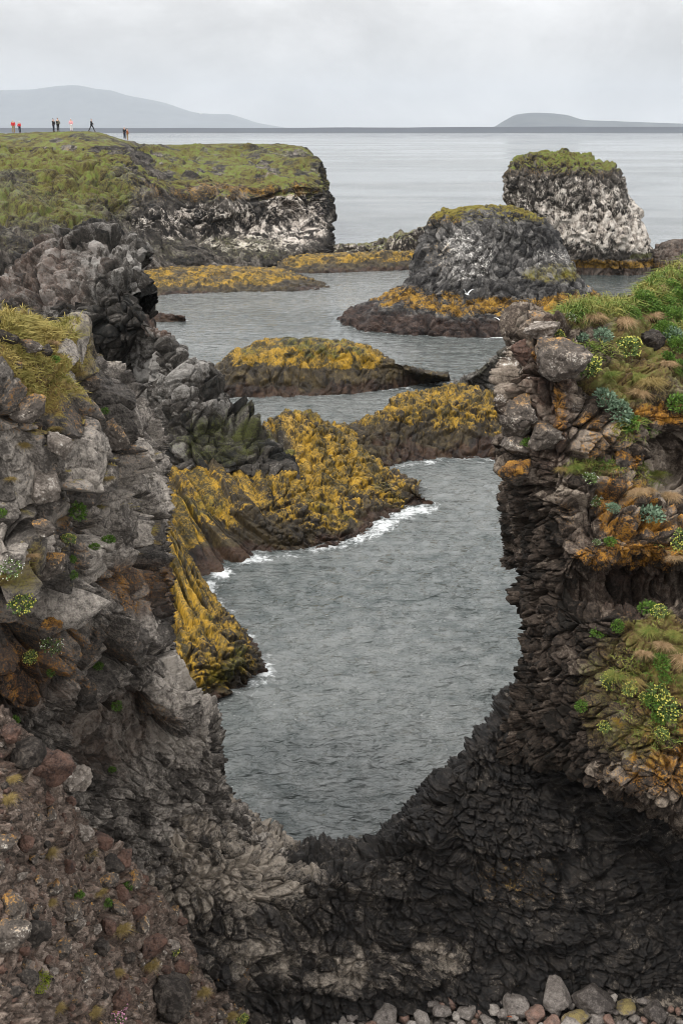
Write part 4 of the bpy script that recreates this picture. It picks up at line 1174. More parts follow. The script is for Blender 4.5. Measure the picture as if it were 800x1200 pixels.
# --- scree blocks
SC = [P_scree]
big = [('red', 50, 905, 30, 'largest red-brown cracked boulder at the top of the scree'), ('pale', 82, 915, 22, 'pale slab leaning against the largest red-brown boulder'), ('dark', 24, 884, 24, 'dark boulder above the red-brown boulder at the top of the scree'),
       ('red', 8, 858, 16, 'pinkish boulder at the very top of the scree by the picture edge'), ('grey', 12, 1094, 26, 'big grey boulder, largest of the cluster at the left picture edge'), ('dark', 43, 1098, 20, 'dark boulder with a yellow-green moss cap on its top'),
       ('grey', 16, 1060, 22, 'long grey slab lying behind the cluster at the left picture edge'), ('grey', 82, 1066, 15, 'flat-topped grey block in the middle of the scree'), ('grey', 88, 1083, 14, 'grey wedge block touching the flat-topped block of the scree'),
       ('pale', 114, 1089, 10, 'small pale cube-like block right of the grey wedge block'), ('red', 128, 1085, 10, 'dark red sharp block beside the straw tuft'), ('grey', 134, 1066, 12, 'grey upright block behind the dark red sharp block'),
       ('red', 118, 984, 12, 'pink-brown block at the upper rim of the scree'), ('pale', 99, 975, 14, 'pale elongated block on the upper rim of the scree'), ('dark', 128, 1010, 15, 'dark rounded boulder at the scree rim'),
       ('red', 146, 1012, 15, 'brown boulder right of the dark rounded boulder at the scree rim'), ('grey', 124, 1028, 12, 'grey boulder in front of the dark rounded boulder at the scree rim'), ('red', 142, 1048, 13, 'tilted pinkish slab beside the small pale green plant'),
       ('dark', 30, 1148, 13, 'dark stone left of the bright green moss cushion'), ('grey', 64, 1040, 12, 'upright dark grey slab in bare scree'), ('red', 82, 1012, 11, 'dull red block in the upper scree above the upright slab'),
       ('grey', 98, 1138, 10, 'single small grey block on bare brown gravel'), ('red', 140, 1168, 16, 'brown block at the bottom of the scree near the pink flowers'), ('red', 176, 1108, 17, 'large rust-red slab on the right edge of the scree'),
       ('dark', 198, 1165, 30, 'biggest dark boulder at the foot of the scree'), ('red', 212, 1128, 13, 'pinkish block above the biggest dark boulder of the scree'), ('orange', 259, 1146, 25, 'dark boulder with an orange lichen crest at the foot of the scree'),
       ('grey', 165, 1085, 12, 'grey block at the right rim of the scree above the rust-red slab'), ('red', 30, 985, 12, 'reddish block in the upper scree near a straw tuft'), ('grey', 8, 985, 14, 'grey block in the upper scree at the picture edge'),
       ('grey', 70, 1110, 15, 'brown-grey block right of the moss-capped boulder'), ('dark', 118, 1110, 12, 'dark flat block below the small pale cube-like block')]
cnt = {}
for c, x, y, r, lab in big:
    k = cnt.get(c, 0); cnt[c] = k + 1
    put_px('lava_boulder', blocks_m[c][k % len(blocks_m[c])], x, y, r, lab, 'boulder', 'boulders lying on the scree slope', sink=.22, patches=SC)

kinds = {'grey': 'small angular grey stone among the loose scree', 'red': 'small angular reddish stone among the loose scree', 'dark': 'small angular dark stone among the loose scree', 'pale': 'small angular pale stone among the loose scree'}
sel = np.where((P_scree.px > -15) & (P_scree.px < 330) & (P_scree.py > 845) & (P_scree.py < 1230))[0]
taken = [(b_[1], b_[2], b_[3]) for b_ in big]
n_s = 0
for i in rng.permutation(sel):
    x, y = P_scree.px[i], P_scree.py[i]
    s = surf(x, y, 2.5)
    if s is None or abs(s[2] - P_scree.dep[i]) > .4: continue
    r = float(np.clip(rng.lognormal(1.62, .52), 2.6, 13)) * (.8 if y > 1130 and x < 120 else 1.0)
    if any((x - a)**2 + (y - b)**2 < (.75 * (r + c))**2 for a, b, c in taken): continue
    taken.append((x, y, r))
    c = random.choices(['grey', 'red', 'dark', 'pale'], [4, 4, 2.5, 1.6])[0]
    put('scree_stone', random.choice(blocks_m[c]), P_scree.V[i] + P_scree.VN[i] * r * P_scree.dep[i] / FPX * .3, r * P_scree.dep[i] / FPX, kinds[c], 'stone', 'loose ' + c + ' stones of the scree')
    n_s += 1
    if n_s >= 265: break

# --- stones of the beach
def on_beach(x, y, r): return W(x, y + r * .5, .22)


bst = [('grey', 650, 1163, 27, 'tall upright grey boulder, biggest on the pebble beach', 1.35), ('dark', 690, 1164, 31, 'dark brown slab-like boulder beside the tall grey one', .9), ('olive', 733, 1176, 20, 'yellowish-brown rounded boulder at the right end of the beach', .85),
       ('dark', 765, 1184, 18, 'dark boulder at the far right end of the pebble beach', .9), ('olive', 602, 1152, 15, 'olive-tinted stone at the back of the beach', .9), ('dark', 560, 1158, 16, 'dark stone at the back of the beach beside orange scraps', .9), ('dark', 634, 1153, 12, 'small dark stone left of the tall grey boulder', .9),
       ('grey', 604, 1176, 20, 'pyramid-shaped grey boulder in the middle of the beach', 1.2), ('pink', 627, 1186, 16, 'pinkish two-toned stone right of the pyramid-shaped boulder', 1.0), ('olive', 674, 1190, 20, 'flat olive stone in front of the tall grey boulder', .8), ('pale', 670, 1200, 18, 'whitish flat stone at the lower edge below the olive one', .7),
       ('pale', 578, 1180, 11, 'small whitish stone left of the pyramid-shaped boulder', .9), ('grey', 452, 1187, 22, 'broad grey-brown boulder alone in front of the wall', .85), ('pale', 495, 1192, 17, 'pale pointed stone right of the broad grey-brown boulder', 1.2), ('pink', 528, 1170, 17, 'pinkish-grey stone at the back of the beach left of orange scraps', .9),
       ('grey', 518, 1184, 13, 'grey stone in front of the pinkish-grey one', .9), ('grey', 547, 1184, 14, 'grey stone in front of the dark one at the back of the beach', .9), ('pale', 346, 1195, 18, 'pale grey long stone at the left end of the beach', .7), ('grey', 298, 1187, 11, 'grey stone at the leftmost end of the beach under the scree', .9)]
taken = []
cnt = {}
for c, x, y, r, lab, sq in bst:
    k = cnt.get(c, 0); cnt[c] = k + 1
    q = on_beach(x, y, r); rad = r * q[1] / FPX / .94
    put('beach_boulder', stones[c][k % len(stones[c])], q + np.array([0, 0, rad * .45]), rad, lab, 'boulder', 'boulders on the pebble beach', rot=(random.uniform(-.25, .25), random.uniform(-.25, .25), random.uniform(0, 6.28)), squash=sq)
    taken.append((x, y, r))
sk = {'grey': 'rounded grey stone of the pebble beach', 'pale': 'rounded pale stone of the pebble beach', 'pink': 'rounded pinkish stone of the pebble beach', 'dark': 'rounded dark stone of the pebble beach'}
n_s = 0
for _ in range(4000):
    x = rng.uniform(270, 830); top = np.interp(x, [270, 330, 420, 480, 540, 600, 660, 740, 800, 830], [1190, 1188, 1186, 1172, 1160, 1150, 1150, 1166, 1184, 1190])
    y = rng.uniform(top, 1222); r = float(rng.uniform(5, 15))
    if any((x - a)**2 + 1.6 * (y - b)**2 < (.62 * (r + c))**2 for a, b, c in taken): continue
    taken.append((x, y, r))
    c = random.choices(['grey', 'pale', 'pink', 'dark'], [4, 2.6, 2, 1.6])[0]
    q = on_beach(x, y, r); rad = r * q[1] / FPX / .94
    put('beach_stone', random.choice(stones[c]), q + np.array([0, 0, rad * .35]), rad, sk[c], 'stone', c + ' stones of the pebble beach')
    n_s += 1
    if n_s >= 230: break

# --- orange scraps between the stones
M_plast = plain_mat('orange_plastic', (.62, .11, .015), .45, .3, 30)
for x, y, r, lab in [(511, 1166, 4.5, 'bright orange scrap leftmost behind the pinkish-grey stone'), (480, 1184, 5, 'orange-red scrap wedged right of the broad grey-brown boulder'), (582, 1162, 6.5, 'largest bright orange scrap between dark and olive stones'),
                     (497, 1174, 3.6, 'thin orange-red scrap against the foot of the wall'), (544, 1168, 3.6, 'small orange scrap behind the dark stone'), (596, 1193, 3.4, 'tiny orange scrap between pale pebbles')]:
    bm = bmesh.new()
    n = 6; L = []
    for i in range(n):
        t = i / (n - 1); w = .5 * (1 - .5 * t) + random.uniform(-.1, .1)
        cz = .35 * math.sin(t * 3) + random.uniform(-.1, .1)
        L.append([bm.verts.new((t * 2 - 1, sx * w, cz + dz + (.25 if sx > 0 else 0))) for sx, dz in ((-1, 0), (1, 0), (1, .14), (-1, .14))])
    for i in range(n - 1):
        for k in range(4): bm.faces.new((L[i][k], L[i][(k + 1) % 4], L[i + 1][(k + 1) % 4], L[i + 1][k]))
    bm.faces.new(L[0]); bm.faces.new(L[-1][::-1])
    bmesh.ops.recalc_face_normals(bm, faces=bm.faces)
    me = bpy.data.meshes.new('orange_scrap'); bm.to_mesh(me); bm.free()
    q = on_beach(x, y, r); rad = r * q[1] / FPX
    o = link('orange_scrap', me, M_plast); o.location = q + np.array([0, -.05, rad * .9 + .06]); o.scale = (rad,) * 3; o.rotation_euler = (random.uniform(-.4, .6), random.uniform(-.6, .6), random.uniform(0, 6))
    tag(o, lab, 'scrap', 'orange plastic scraps on the beach')

# ------------------------------------------------------------------ plants
def leaf_cloud(name, n, leaf, seed, mat, flat=.62, width=.42, spread=1.0, shell=.55):
    """dome of n folded leaves, unit radius"""
    r = np.random.default_rng(seed)
    d = r.normal(size=(n, 3)); d[:, 2] = np.abs(d[:, 2]); d /= np.linalg.norm(d, axis=1, keepdims=True)
    lump = .78 + .44 * fbm(d * 1.7 + seed, 3, seed)
    base = d * (r.uniform(shell, 1, (n, 1))) * lump[:, None]; base[:, 2] *= flat
    ax = d + r.normal(scale=.55 * spread, size=(n, 3)); ax[:, 2] += .25; ax /= np.linalg.norm(ax, axis=1, keepdims=True)
    sd = np.cross(ax, r.normal(size=(n, 3))); sd /= np.linalg.norm(sd, axis=1, keepdims=True)
    up = np.cross(sd, ax)
    L = leaf * r.uniform(.65, 1.3, (n, 1)); w = L * width
    a = base - ax * L * .5; b = base + ax * L * .05 + sd * w * .5 - up * L * .06; c = base + ax * L * .55 - up * L * .12; e = base + ax * L * .05 - sd * w * .5 - up * L * .06
    m = base + ax * L * .05 + up * L * .05
    V = np.stack([a, b, c, e, m], 1).reshape(-1, 3)
    I = np.arange(n)[:, None] * 5
    F = np.concatenate([I + np.array([[0, 1, 4]]), I + np.array([[1, 2, 4]]), I + np.array([[2, 3, 4]]), I + np.array([[3, 0, 4]])], 0)
    t = np.repeat(r.uniform(0, 1, n), 5)
    me = tri_mesh(name, V, F, {'tone': t}); me.materials.append(mat)
    return me


def blossom_mesh(n, seed, mat, size=.075, flat=.68):
    r = np.random.default_rng(seed); o6 = np.array([[1, 0, 0], [-1, 0, 0], [0, 1, 0], [0, -1, 0], [0, 0, .7], [0, 0, -.7]])
    f8 = np.array([[0, 2, 4], [2, 1, 4], [1, 3, 4], [3, 0, 4], [2, 0, 5], [1, 2, 5], [3, 1, 5], [0, 3, 5]])
    d = r.normal(size=(n, 3)); d[:, 2] = np.abs(d[:, 2]) + .2; d /= np.linalg.norm(d, axis=1, keepdims=True)
    lump = .84 + .44 * fbm(d * 1.7 + seed, 3, seed)
    b = d * lump[:, None] * 1.03; b[:, 2] *= flat
    V = (b[:, None] + o6[None] * size * r.uniform(.6, 1.2, (n, 1, 1))).reshape(-1, 3); F = (np.arange(n)[:, None, None] * 6 + f8[None]).reshape(-1, 3)
    me = tri_mesh('blossom', V, F, {'tone': np.repeat(r.uniform(0, 1, n), 6)}); me.materials.append(mat)
    return me


G_grey = leaf_mat('leaf_glaucous', (.075, .125, .07), (.19, .27, .18))
G_green = leaf_mat('leaf_green', (.035, .080, .012), (.12, .21, .03))
G_mid = leaf_mat('leaf_mid', (.06, .11, .03), (.17, .23, .07))
G_moss = leaf_mat('moss', (.12, .17, .008), (.26, .30, .015))
F_yel = leaf_mat('blossom_yellow', (.36, .36, .05), (.55, .52, .12)); F_whi = leaf_mat('blossom_white', (.55, .55, .5), (.75, .75, .7)); F_pink = leaf_mat('blossom_pink', (.5, .2, .32), (.65, .34, .45))
plant_src = {
    'rosette': [(leaf_cloud('plant_leaves', 420, .26, 200 + i, G_grey, .75, .5), None) for i in range(3)],
    'flower': [(leaf_cloud('plant_leaves', 300, .30, 210 + i, G_mid, .7, .45), blossom_mesh(70, 210 + i, F_yel)) for i in range(3)],
    'green': [(leaf_cloud('plant_leaves', 300, .34, 220 + i, G_green, .75, .42), None) for i in range(3)],
    'cushion': [(leaf_cloud('plant_leaves', 1100, .15, 230 + i, G_green, .62, .5), None) for i in range(3)],
    'moss': [(leaf_cloud('plant_leaves', 900, .12, 240 + i, G_moss, .45, .6), None) for i in range(2)],
    'white': [(leaf_cloud('plant_leaves', 160, .30, 250 + i, G_mid, .5, .4), blossom_mesh(36, 250 + i, F_whi, .06, .55)) for i in range(2)],
    'pink': [(leaf_cloud('plant_leaves', 120, .34, 260, G_mid, .5, .4), blossom_mesh(60, 260, F_pink, .13, .6))],
}
proto = {}
pc = {}


def plant(kind, x, y, rpx, label, cat='plant', patches=None, name='cliff_plant', lift=.1, group=None):
    k = pc.get(kind, 0); pc[kind] = k + 1
    src = plant_src[kind][k % len(plant_src[kind])]
    s = surf(x, y + rpx * .35, 2.5, patches); r = rpx * s[2] / FPX
    key = (kind, k % len(plant_src[kind]))
    if key not in proto:
        o = link(name, src[0]); proto[key] = o
        if src[1]: b = link('blossom', src[1]); b.parent = o
    else:
        src_o = proto[key]; o = src_o.copy(); o.name = name; C.objects.link(o)
        for ch in src_o.children:
            b = ch.copy(); C.objects.link(b); b.parent = o
    ax = Vector(s[1]) * .55 + Vector((0, -.25, .75)); ax.normalize()
    o.rotation_mode = 'QUATERNION'
    o.rotation_quaternion = ax.to_track_quat('Z', 'Y') @ Vector((0, 0, 1)).rotation_difference(Vector((0, 0, 1))) @ Matrix.Rotation(random.uniform(0, 6.28), 3, 'Z').to_quaternion()
    o.location = s[0] + s[1] * r * lift; o.scale = (r, r, r * random.uniform(.9, 1.1))
    return tag(o, label, cat, group)


for a in [('rosette', 704, 388, 13, 'grey-green rosette plant just below the grass fringe of the right cliff'), ('flower', 732, 402, 17, 'long yellow-tipped plant right of the rosette below the grass fringe'), ('rosette', 708, 462, 16, 'blue-green cushion plant, upper of a touching pair on the right cliff'),
          ('rosette', 725, 480, 18, 'blue-green cushion plant, lower of a touching pair on the right cliff'), ('rosette', 759, 598, 19, 'roundest large blue-green rosette hanging on orange lichen rock'), ('flower', 690, 427, 14, 'pale yellow-green straggling plant over the large rounded boulder'),
          ('flower', 655, 389, 9, 'small yellow-flowered plant beside the pale flat-topped boulder'), ('rosette', 681, 391, 9, 'small grey-green rosette left of the rosette below the grass fringe'), ('rosette', 787, 389, 14, 'grey-green rosette plant between bright green cushions'),
          ('green', 617, 516, 9, 'bright green sprig on the seaward edge of the right cliff'), ('green', 736, 494, 13, 'leafy green plant under the touching blue-green pair'), ('white', 688, 558, 10, 'plant with tiny white flowers under the small grass ledge'), ('white', 697, 583, 8, 'small white-flowered plant above the leaning orange rock rib'),
          ('rosette', 720, 594, 9, 'little grey-green plant left of the roundest large rosette'), ('green', 712, 634, 8, 'small bright green tuft above the orange layered rock'), ('white', 696, 632, 6, 'tiny white flower clump beside the small green tuft'),
          ('flower', 797, 627, 14, 'yellow-flowered plant at the right picture edge above the dark hollow'), ('green', 756, 710, 12, 'green plant on the ledge under the long dark hollow'), ('flower', 770, 716, 10, 'pale yellow plant touching the green one under the long dark hollow'),
          ('green', 698, 739, 9, 'bright green plant at the dark left rim of the lichen slope'), ('green', 721, 731, 9, 'soft green plant left of the hanging tussock'), ('flower', 712, 792, 11, 'yellow-dotted green plant on the left of the lichen slope'),
          ('flower', 738, 803, 11, 'pale yellow plant in the middle of the lichen slope'), ('flower', 770, 809, 14, 'yellow-flowered plant above the widest one on the lichen slope'), ('green', 764, 816, 11, 'dark green plant tucked below yellow flowers on the lichen slope'), ('flower', 783, 826, 15, 'widest yellow-flowered plant on the lichen slope'),
          ('green', 771, 838, 11, 'green leafy plant under the widest yellow-flowered one'), ('green', 680, 826, 9, 'green plant at the lower left corner of the lichen slope'), ('flower', 752, 818, 8, 'small pale yellow plant left of the dark green plant'), ('green', 773, 772, 12, 'green plant under the hanging straw tussock'),
          ('flower', 708, 851, 8, 'yellow plant low on the lichen slope by the black rock'), ('flower', 775, 855, 9, 'pale yellow plant low on the lichen slope under the green leafy one'), ('green', 780, 795, 8, 'small green plant beside the picture edge on the lichen slope'),
          ('green', 779, 416, 9, 'green plant below the small dark boulder among cushions'), ('green', 797, 470, 16, 'green bushy plant at the right picture edge under the tussock'), ('white', 669, 368, 7, 'clump of white flowers on the grass edge beside the pale boulder'), ('white', 776, 323, 5, 'white flower clump high on the grassy crest')]:
    plant(*a, patches=RC)
for x, y, r, lab in [(756, 346, 19, 'bright green cushion, leftmost of the top row on the right cliff'), (779, 348, 17, 'bright green cushion in the middle of the top row on the right cliff'), (797, 343, 18, 'bright green cushion at the picture edge in the top row'), (771, 362, 19, 'rounded bright green cushion below the middle of the top row'),
                     (793, 366, 18, 'bright green cushion second down along the picture edge'), (779, 381, 17, 'lowest rounded bright green cushion above the rosette plant'), (797, 400, 17, 'bright green cushion at the picture edge below the rosette plant'), (783, 330, 13, 'small green cushion just under the grassy crest'), (741, 362, 12, 'small bright green cushion at the right end of the grass fringe'), (799, 428, 14, 'bright green cushion by the picture edge beside the green plant')]:
    plant('cushion', x, y, r, lab, patches=RC, name='cushion_plant')
for a in [('green', 92, 597, 12, 'dark green leafy plant in a hollow of the left cliff'), ('green', 129, 630, 9, 'round bright green plant on the grey rock of the left cliff'), ('green', 113, 638, 7, 'smaller green plant left of the round bright one'), ('flower', 81, 628, 9, 'yellow-flowered plant on the left cliff beside brown moss'),
          ('flower', 27, 703, 15, 'yellow-flowered cushion below the flowery ledge of the left cliff'), ('flower', 38, 769, 9, 'isolated bright yellow-flowered plant on dark lichen rock'), ('white', 62, 752, 14, 'straggling plant with white flowers above the isolated yellow one'), ('green', 61, 787, 6, 'small green plant under the straggling white-flowered one'),
          ('green', 116, 777, 7, 'light green sprig in the dark cleft of the left cliff'), ('green', 135, 826, 7, 'green sprig at the head of the dark hollow'), ('green', 4, 598, 8, 'green plant at the left picture edge beneath the pale block'), ('green', 87, 652, 6, 'pale green sprig right of the broad grey boulder'), ('green', 88, 669, 6, 'lower pale green sprig right of the broad grey boulder'),
          ('white', 14, 662, 15, 'white-flowered cushion on the grassy ledge of the left cliff'), ('green', 66, 418, 7, 'light green plant at the lower edge of the yellow grass'), ('green', 123, 478, 6, 'green plant on the brink above the left cliff edge'), ('green', 20, 842, 6, 'bluish green sprig just above the scree'), ('green', 134, 899, 5, 'single green sprig inside the dark hollow')]:
    plant(*a, patches=LC)
for a in [('moss', 47, 1142, 15, 'bright yellow-green moss cushion on bare scree', 'moss', SC, 'moss_cushion'), ('moss', 51, 1086, 9, 'yellow-green moss cap on the dark boulder of the scree', 'moss', SC, 'moss_cushion'), ('green', 94, 1046, 8, 'pale green plant in the middle of the scree', 'plant', SC), ('green', 152, 1034, 7, 'blue-green plant at the right rim of the scree', 'plant', SC),
          ('pink', 140, 1190, 9, 'pink-flowered plant at the bottom of the scree', 'plant', SC), ('pink', 146, 1177, 6, 'smaller pink-flowered plant above the other', 'plant', SC), ('green', 127, 1055, 7, 'light green tuft between grey scree blocks', 'plant', SC), ('flower', 285, 1190, 9, 'yellow-green plant where the scree meets the beach', 'plant', SC), ('flower', 205, 1110, 8, 'pale yellow plant on the right edge of the scree', 'plant', SC)]:
    plant(*a)

# ------------------------------------------------------------------ grass
def blades(name, roots, normals, length, mat, droop=.35, width=.012, seed=1, up=.75):
    r = np.random.default_rng(seed); n = len(roots)
    d = normals * (1 - up) + np.array([0, 0, up]) + r.normal(scale=.5, size=(n, 3)); d /= np.linalg.norm(d, axis=1, keepdims=True)
    L = (length * r.uniform(.5, 1.25, n))[:, None]
    sd = np.cross(d, r.normal(size=(n, 3))); sd /= np.linalg.norm(sd, axis=1, keepdims=True)
    out = d.copy(); out[:, 2] = 0; out = out + normals * .4; out[:, 2] = 0
    w = width * r.uniform(.6, 1.3, (n, 1))
    p0 = roots - normals * .02; p1 = p0 + d * L * .5; p2 = p0 + d * L * .85 + out * L * droop * .6 - np.array([0, 0, 1]) * L * droop * .5
    V = np.stack([p0 - sd * w, p0 + sd * w, p1 - sd * w * .8, p1 + sd * w * .8, p2 - sd * w * .15, p2 + sd * w * .15], 1).reshape(-1, 3)
    I = np.arange(n)[:, None] * 6
    F = np.concatenate([I + np.array([[0, 1, 3, 2]]), I + np.array([[2, 3, 5, 4]])], 0)
    patchy = fbm(roots / .45, 2, seed + 5)
    me = tri_mesh(name, V, F, {'tone': np.repeat(np.clip(r.uniform(0, 1, n) * .5 + patchy * .9 - .2, 0, 1), 6)}); me.materials.append(mat)
    return me


GR_left = leaf_mat('grass_straw', (.17, .165, .04), (.36, .28, .09), .8, scale=2)
GR_right = leaf_mat('grass_green', (.07, .14, .02), (.25, .22, .06), .8, scale=2)
GR_tan = leaf_mat('grass_dry', (.20, .13, .05), (.44, .30, .17), .8, scale=2)
GR_dry2 = leaf_mat('grass_yellow', (.17, .125, .04), (.38, .28, .11), .8, scale=2)


def sample(p, w, n, seed):
    r = np.random.default_rng(seed); w = np.clip(w, 0, None); i = r.choice(len(w), n, p=w / w.sum())
    return p.V[i] + r.normal(scale=.012, size=(n, 3)), p.VN[i], i


vis = (P_left.px > -60) & (P_left.px < 190) & (P_left.dep < 20)
w = sstep(.45, .7, P_left.masks['grass']) * vis * np.where(P_left.py < 480, 1, .6) * sstep(.0, .35, P_left.VN[:, 2])
R_, Nn, i = sample(P_left, w, 15000, 5)
o = link('grass', blades('grass', R_, Nn, np.where(P_left.py[i] < 400, .20, .11), GR_left, .5, .007, 5)); tag(o, 'yellow-green grass on the shoulder of the left cliff', 'grass', kind='stuff')
vis = (P_right.px > 600) & (P_right.px < 900) & (P_right.dep < 32)
w = (paint(P_right, [(695, 359, 52, 13, 1), (775, 325, 46, 26, 1), (800, 300, 60, 20, 1), (840, 380, 50, 60, .6), (690, 548, 30, 9, .9), (766, 552, 26, 9, .8), (778, 733, 34, 14, .8), (712, 548, 18, 8, .8), (742, 800, 55, 40, .8), (772, 850, 40, 30, .7), (745, 505, 30, 16, .7), (770, 640, 30, 10, .7), (690, 410, 40, 14, .7)]) > .4) * vis * sstep(-.3, .2, P_right.VN[:, 2])
w = w * np.where(P_right.py > 600, .8 * sstep(.48, .58, fbm(P_right.V / .35, 2, 77)), 1)
R_, Nn, i = sample(P_right, w, 19000, 6)
o = link('grass', blades('grass', R_, Nn, np.where(P_right.py[i] < 400, .30, np.where(P_right.py[i] > 600, .12, .19)), GR_right, .7, .009, 6)); tag(o, 'green grass on the crest and ledges of the right cliff', 'grass', kind='stuff')

tuft_src = {}


def tussock(x, y, rpx, mat, label, patches, droop=1.2, n=900, name='grass_tussock', up=.5):
    rpx *= .54; droop = min(droop, 1.3)
    s = surf(x, y, 2.5, patches); r = rpx * s[2] / FPX
    key = (mat.name, droop)
    if key not in tuft_src:
        rr = np.random.default_rng(len(tuft_src) + 40)
        a = rr.uniform(0, 6.28, n); q = np.sqrt(rr.uniform(0, 1, n)) * .95
        roots = np.stack([np.cos(a) * q, np.sin(a) * q, rr.uniform(-.1, .15, n)], 1); nn = np.stack([np.cos(a) * q * .9, np.sin(a) * q * .9, np.full(n, .3)], 1)
        me = blades('tussock_blades', roots, nn, 1.0, mat, droop, .022, len(tuft_src) + 70, up)
        o = link(name, me); tuft_src[key] = o
    else:
        o = tuft_src[key].copy(); C.objects.link(o); o.name = name
    o.location = s[0] + s[1] * r * .12; o.scale = (r,) * 3; o.rotation_euler = (random.uniform(-.2, .2), random.uniform(-.2, .2), random.uniform(0, 6.28))
    return tag(o, label, 'grass tuft')


for x, y, r, mt, lab, dr in [(744, 440, 15, GR_right, 'large drooping green tussock at mid height of the right cliff', 1.2), (760, 448, 20, GR_dry2, 'yellowish tussock right of the large drooping one', 1.2), (716, 440, 14, GR_right, 'narrow green tuft left of the large drooping tussock', 1.2), (748, 462, 15, GR_tan, 'hanging dry mat of dead grass under the large drooping tussock', 2.0),
                             (782, 425, 14, GR_tan, 'straw-coloured tuft above the tussocks on the right cliff', 1.2), (697, 372, 16, GR_tan, 'dry brown fringe under the top grass of the right cliff', 2.0), (765, 372, 14, GR_tan, 'tan dry grass hanging at the end of the top fringe', 2.0), (772, 336, 13, GR_tan, 'tan patch of dry grass below the grassy crest', 1.2), (733, 376, 16, GR_tan, 'brown hanging grass beneath the middle of the top fringe', 2.0),
                             (745, 575, 13, GR_tan, 'pale drooping tussock left above the roundest rosette', 2.0), (760, 573, 12, GR_tan, 'pale drooping tussock right above the roundest rosette', 2.0), (785, 580, 14, GR_tan, 'pale hanging tussock at the right picture edge above orange rock', 2.0), (768, 556, 16, GR_right, 'green tuft above the pale drooping tussocks', 1.2),
                             (762, 742, 14, GR_right, 'green crown of the hanging tussock on the lichen slope', 1.2), (775, 755, 14, GR_tan, 'pale hanging beard of the tussock on the lichen slope', 2.0), (797, 770, 18, GR_tan, 'palest dead tussock at the right picture edge', 2.0), (752, 764, 13, GR_tan, 'narrow pale beard left of the hanging tussock', 2.0), (790, 742, 12, GR_right, 'green tuft above the palest dead tussock', 1.2),
                             (718, 790, 14, GR_right, 'soft green tuft above the yellow-dotted plant', 1.2), (745, 800, 14, GR_dry2, 'yellow-green tuft in the lichen slope', 1.2), (672, 546, 12, GR_right, 'bright green tuft at the left end of the small grass ledge', 1.2), (660, 552, 9, GR_dry2, 'yellowish tuft on the brink left of the small grass ledge', 1.2), (788, 655, 12, GR_tan, 'dry tuft at the end of the orange layered rock', 2.0)]:
    tussock(x, y, r, mt, lab, RC, dr)
for x, y, r, mt, lab in [(60, 1000, 12, GR_dry2, 'tall straw tuft in the upper scree'), (107, 1002, 11, GR_dry2, 'straw tuft behind the upper rim of the scree'), (143, 1088, 16, GR_dry2, 'largest straw tuft on the right of the scree'), (120, 1045, 9, GR_dry2, 'small straw tuft between grey blocks of the scree'), (62, 1057, 8, GR_dry2, 'small orange-straw tuft left of the flat-topped block'),
                         (178, 1130, 13, GR_dry2, 'straw tuft below the rust-red slab'), (215, 1140, 12, GR_dry2, 'straw tuft near the pinkish block of the scree'), (112, 1185, 11, GR_dry2, 'orange-straw tuft at the bottom of the scree'), (140, 1140, 10, GR_dry2, 'thin straw tuft in bare brown scree'), (240, 1165, 12, GR_dry2, 'straw tuft left of the lichen-crested boulder'), (272, 1192, 12, GR_dry2, 'straw tuft at the lowest corner of the scree'),
                         (8, 935, 14, GR_dry2, 'straw tuft at the left picture edge beside the red-brown boulder'), (70, 1180, 10, GR_dry2, 'pale straw tuft near the lower picture edge'), (16, 912, 11, GR_dry2, 'straw tuft just above the one at the left picture edge')]:
    tussock(x, y, r, mt, lab, SC, .8)
for x, y, r, mt, lab in [(95, 440, 10, GR_dry2, 'pale yellow tuft on the brink of the left shoulder'), (62, 400, 10, GR_tan, 'brown tuft between stones of the left shoulder'), (18, 375, 18, GR_left, 'tallest yellow-green tuft at the top of the left shoulder'), (34, 376, 15, GR_left, 'second tall yellow-green tuft at the top right of the left shoulder'), (74, 610, 9, GR_tan, 'brown tuft above the yellow-flowered plant of the left cliff'),
                         (14, 560, 9, GR_dry2, 'straw tuft beside the pale tapering block'), (55, 676, 9, GR_tan, 'brown hanging tuft below the broad grey boulder'), (130, 562, 8, GR_dry2, 'yellow tuft on the bare grey rock of the left cliff'), (38, 650, 12, GR_tan, 'brown tuft at the end of the flowery ledge'), (66, 505, 10, GR_dry2, 'orange-straw tuft beside the knobbly pale boulder'), (30, 520, 11, GR_dry2, 'yellow mossy tuft under the grey humped boulder')]:
    tussock(x, y, r, mt, lab, LC, .8)

# ------------------------------------------------------------------ people on the headland
def skin_mesh(name, verts, edges, radii, mat, parent, sub=1):
    me = bpy.data.meshes.new(name); me.from_pydata(verts, edges, []); me.materials.append(mat)
    o = link(name, me); o.parent = parent
    o.modifiers.new('skin', 'SKIN').use_smooth_shade = True
    for i, v in enumerate(me.skin_vertices[0].data):
        r = radii[i]; v.radius = r if isinstance(r, tuple) else (r, r); v.use_root = (i == 0)
    m = o.modifiers.new('sub', 'SUBSURF'); m.levels = sub; m.render_levels = sub
    return o


M_skin = plain_mat('skin', (.5, .3, .22), .6, .05)


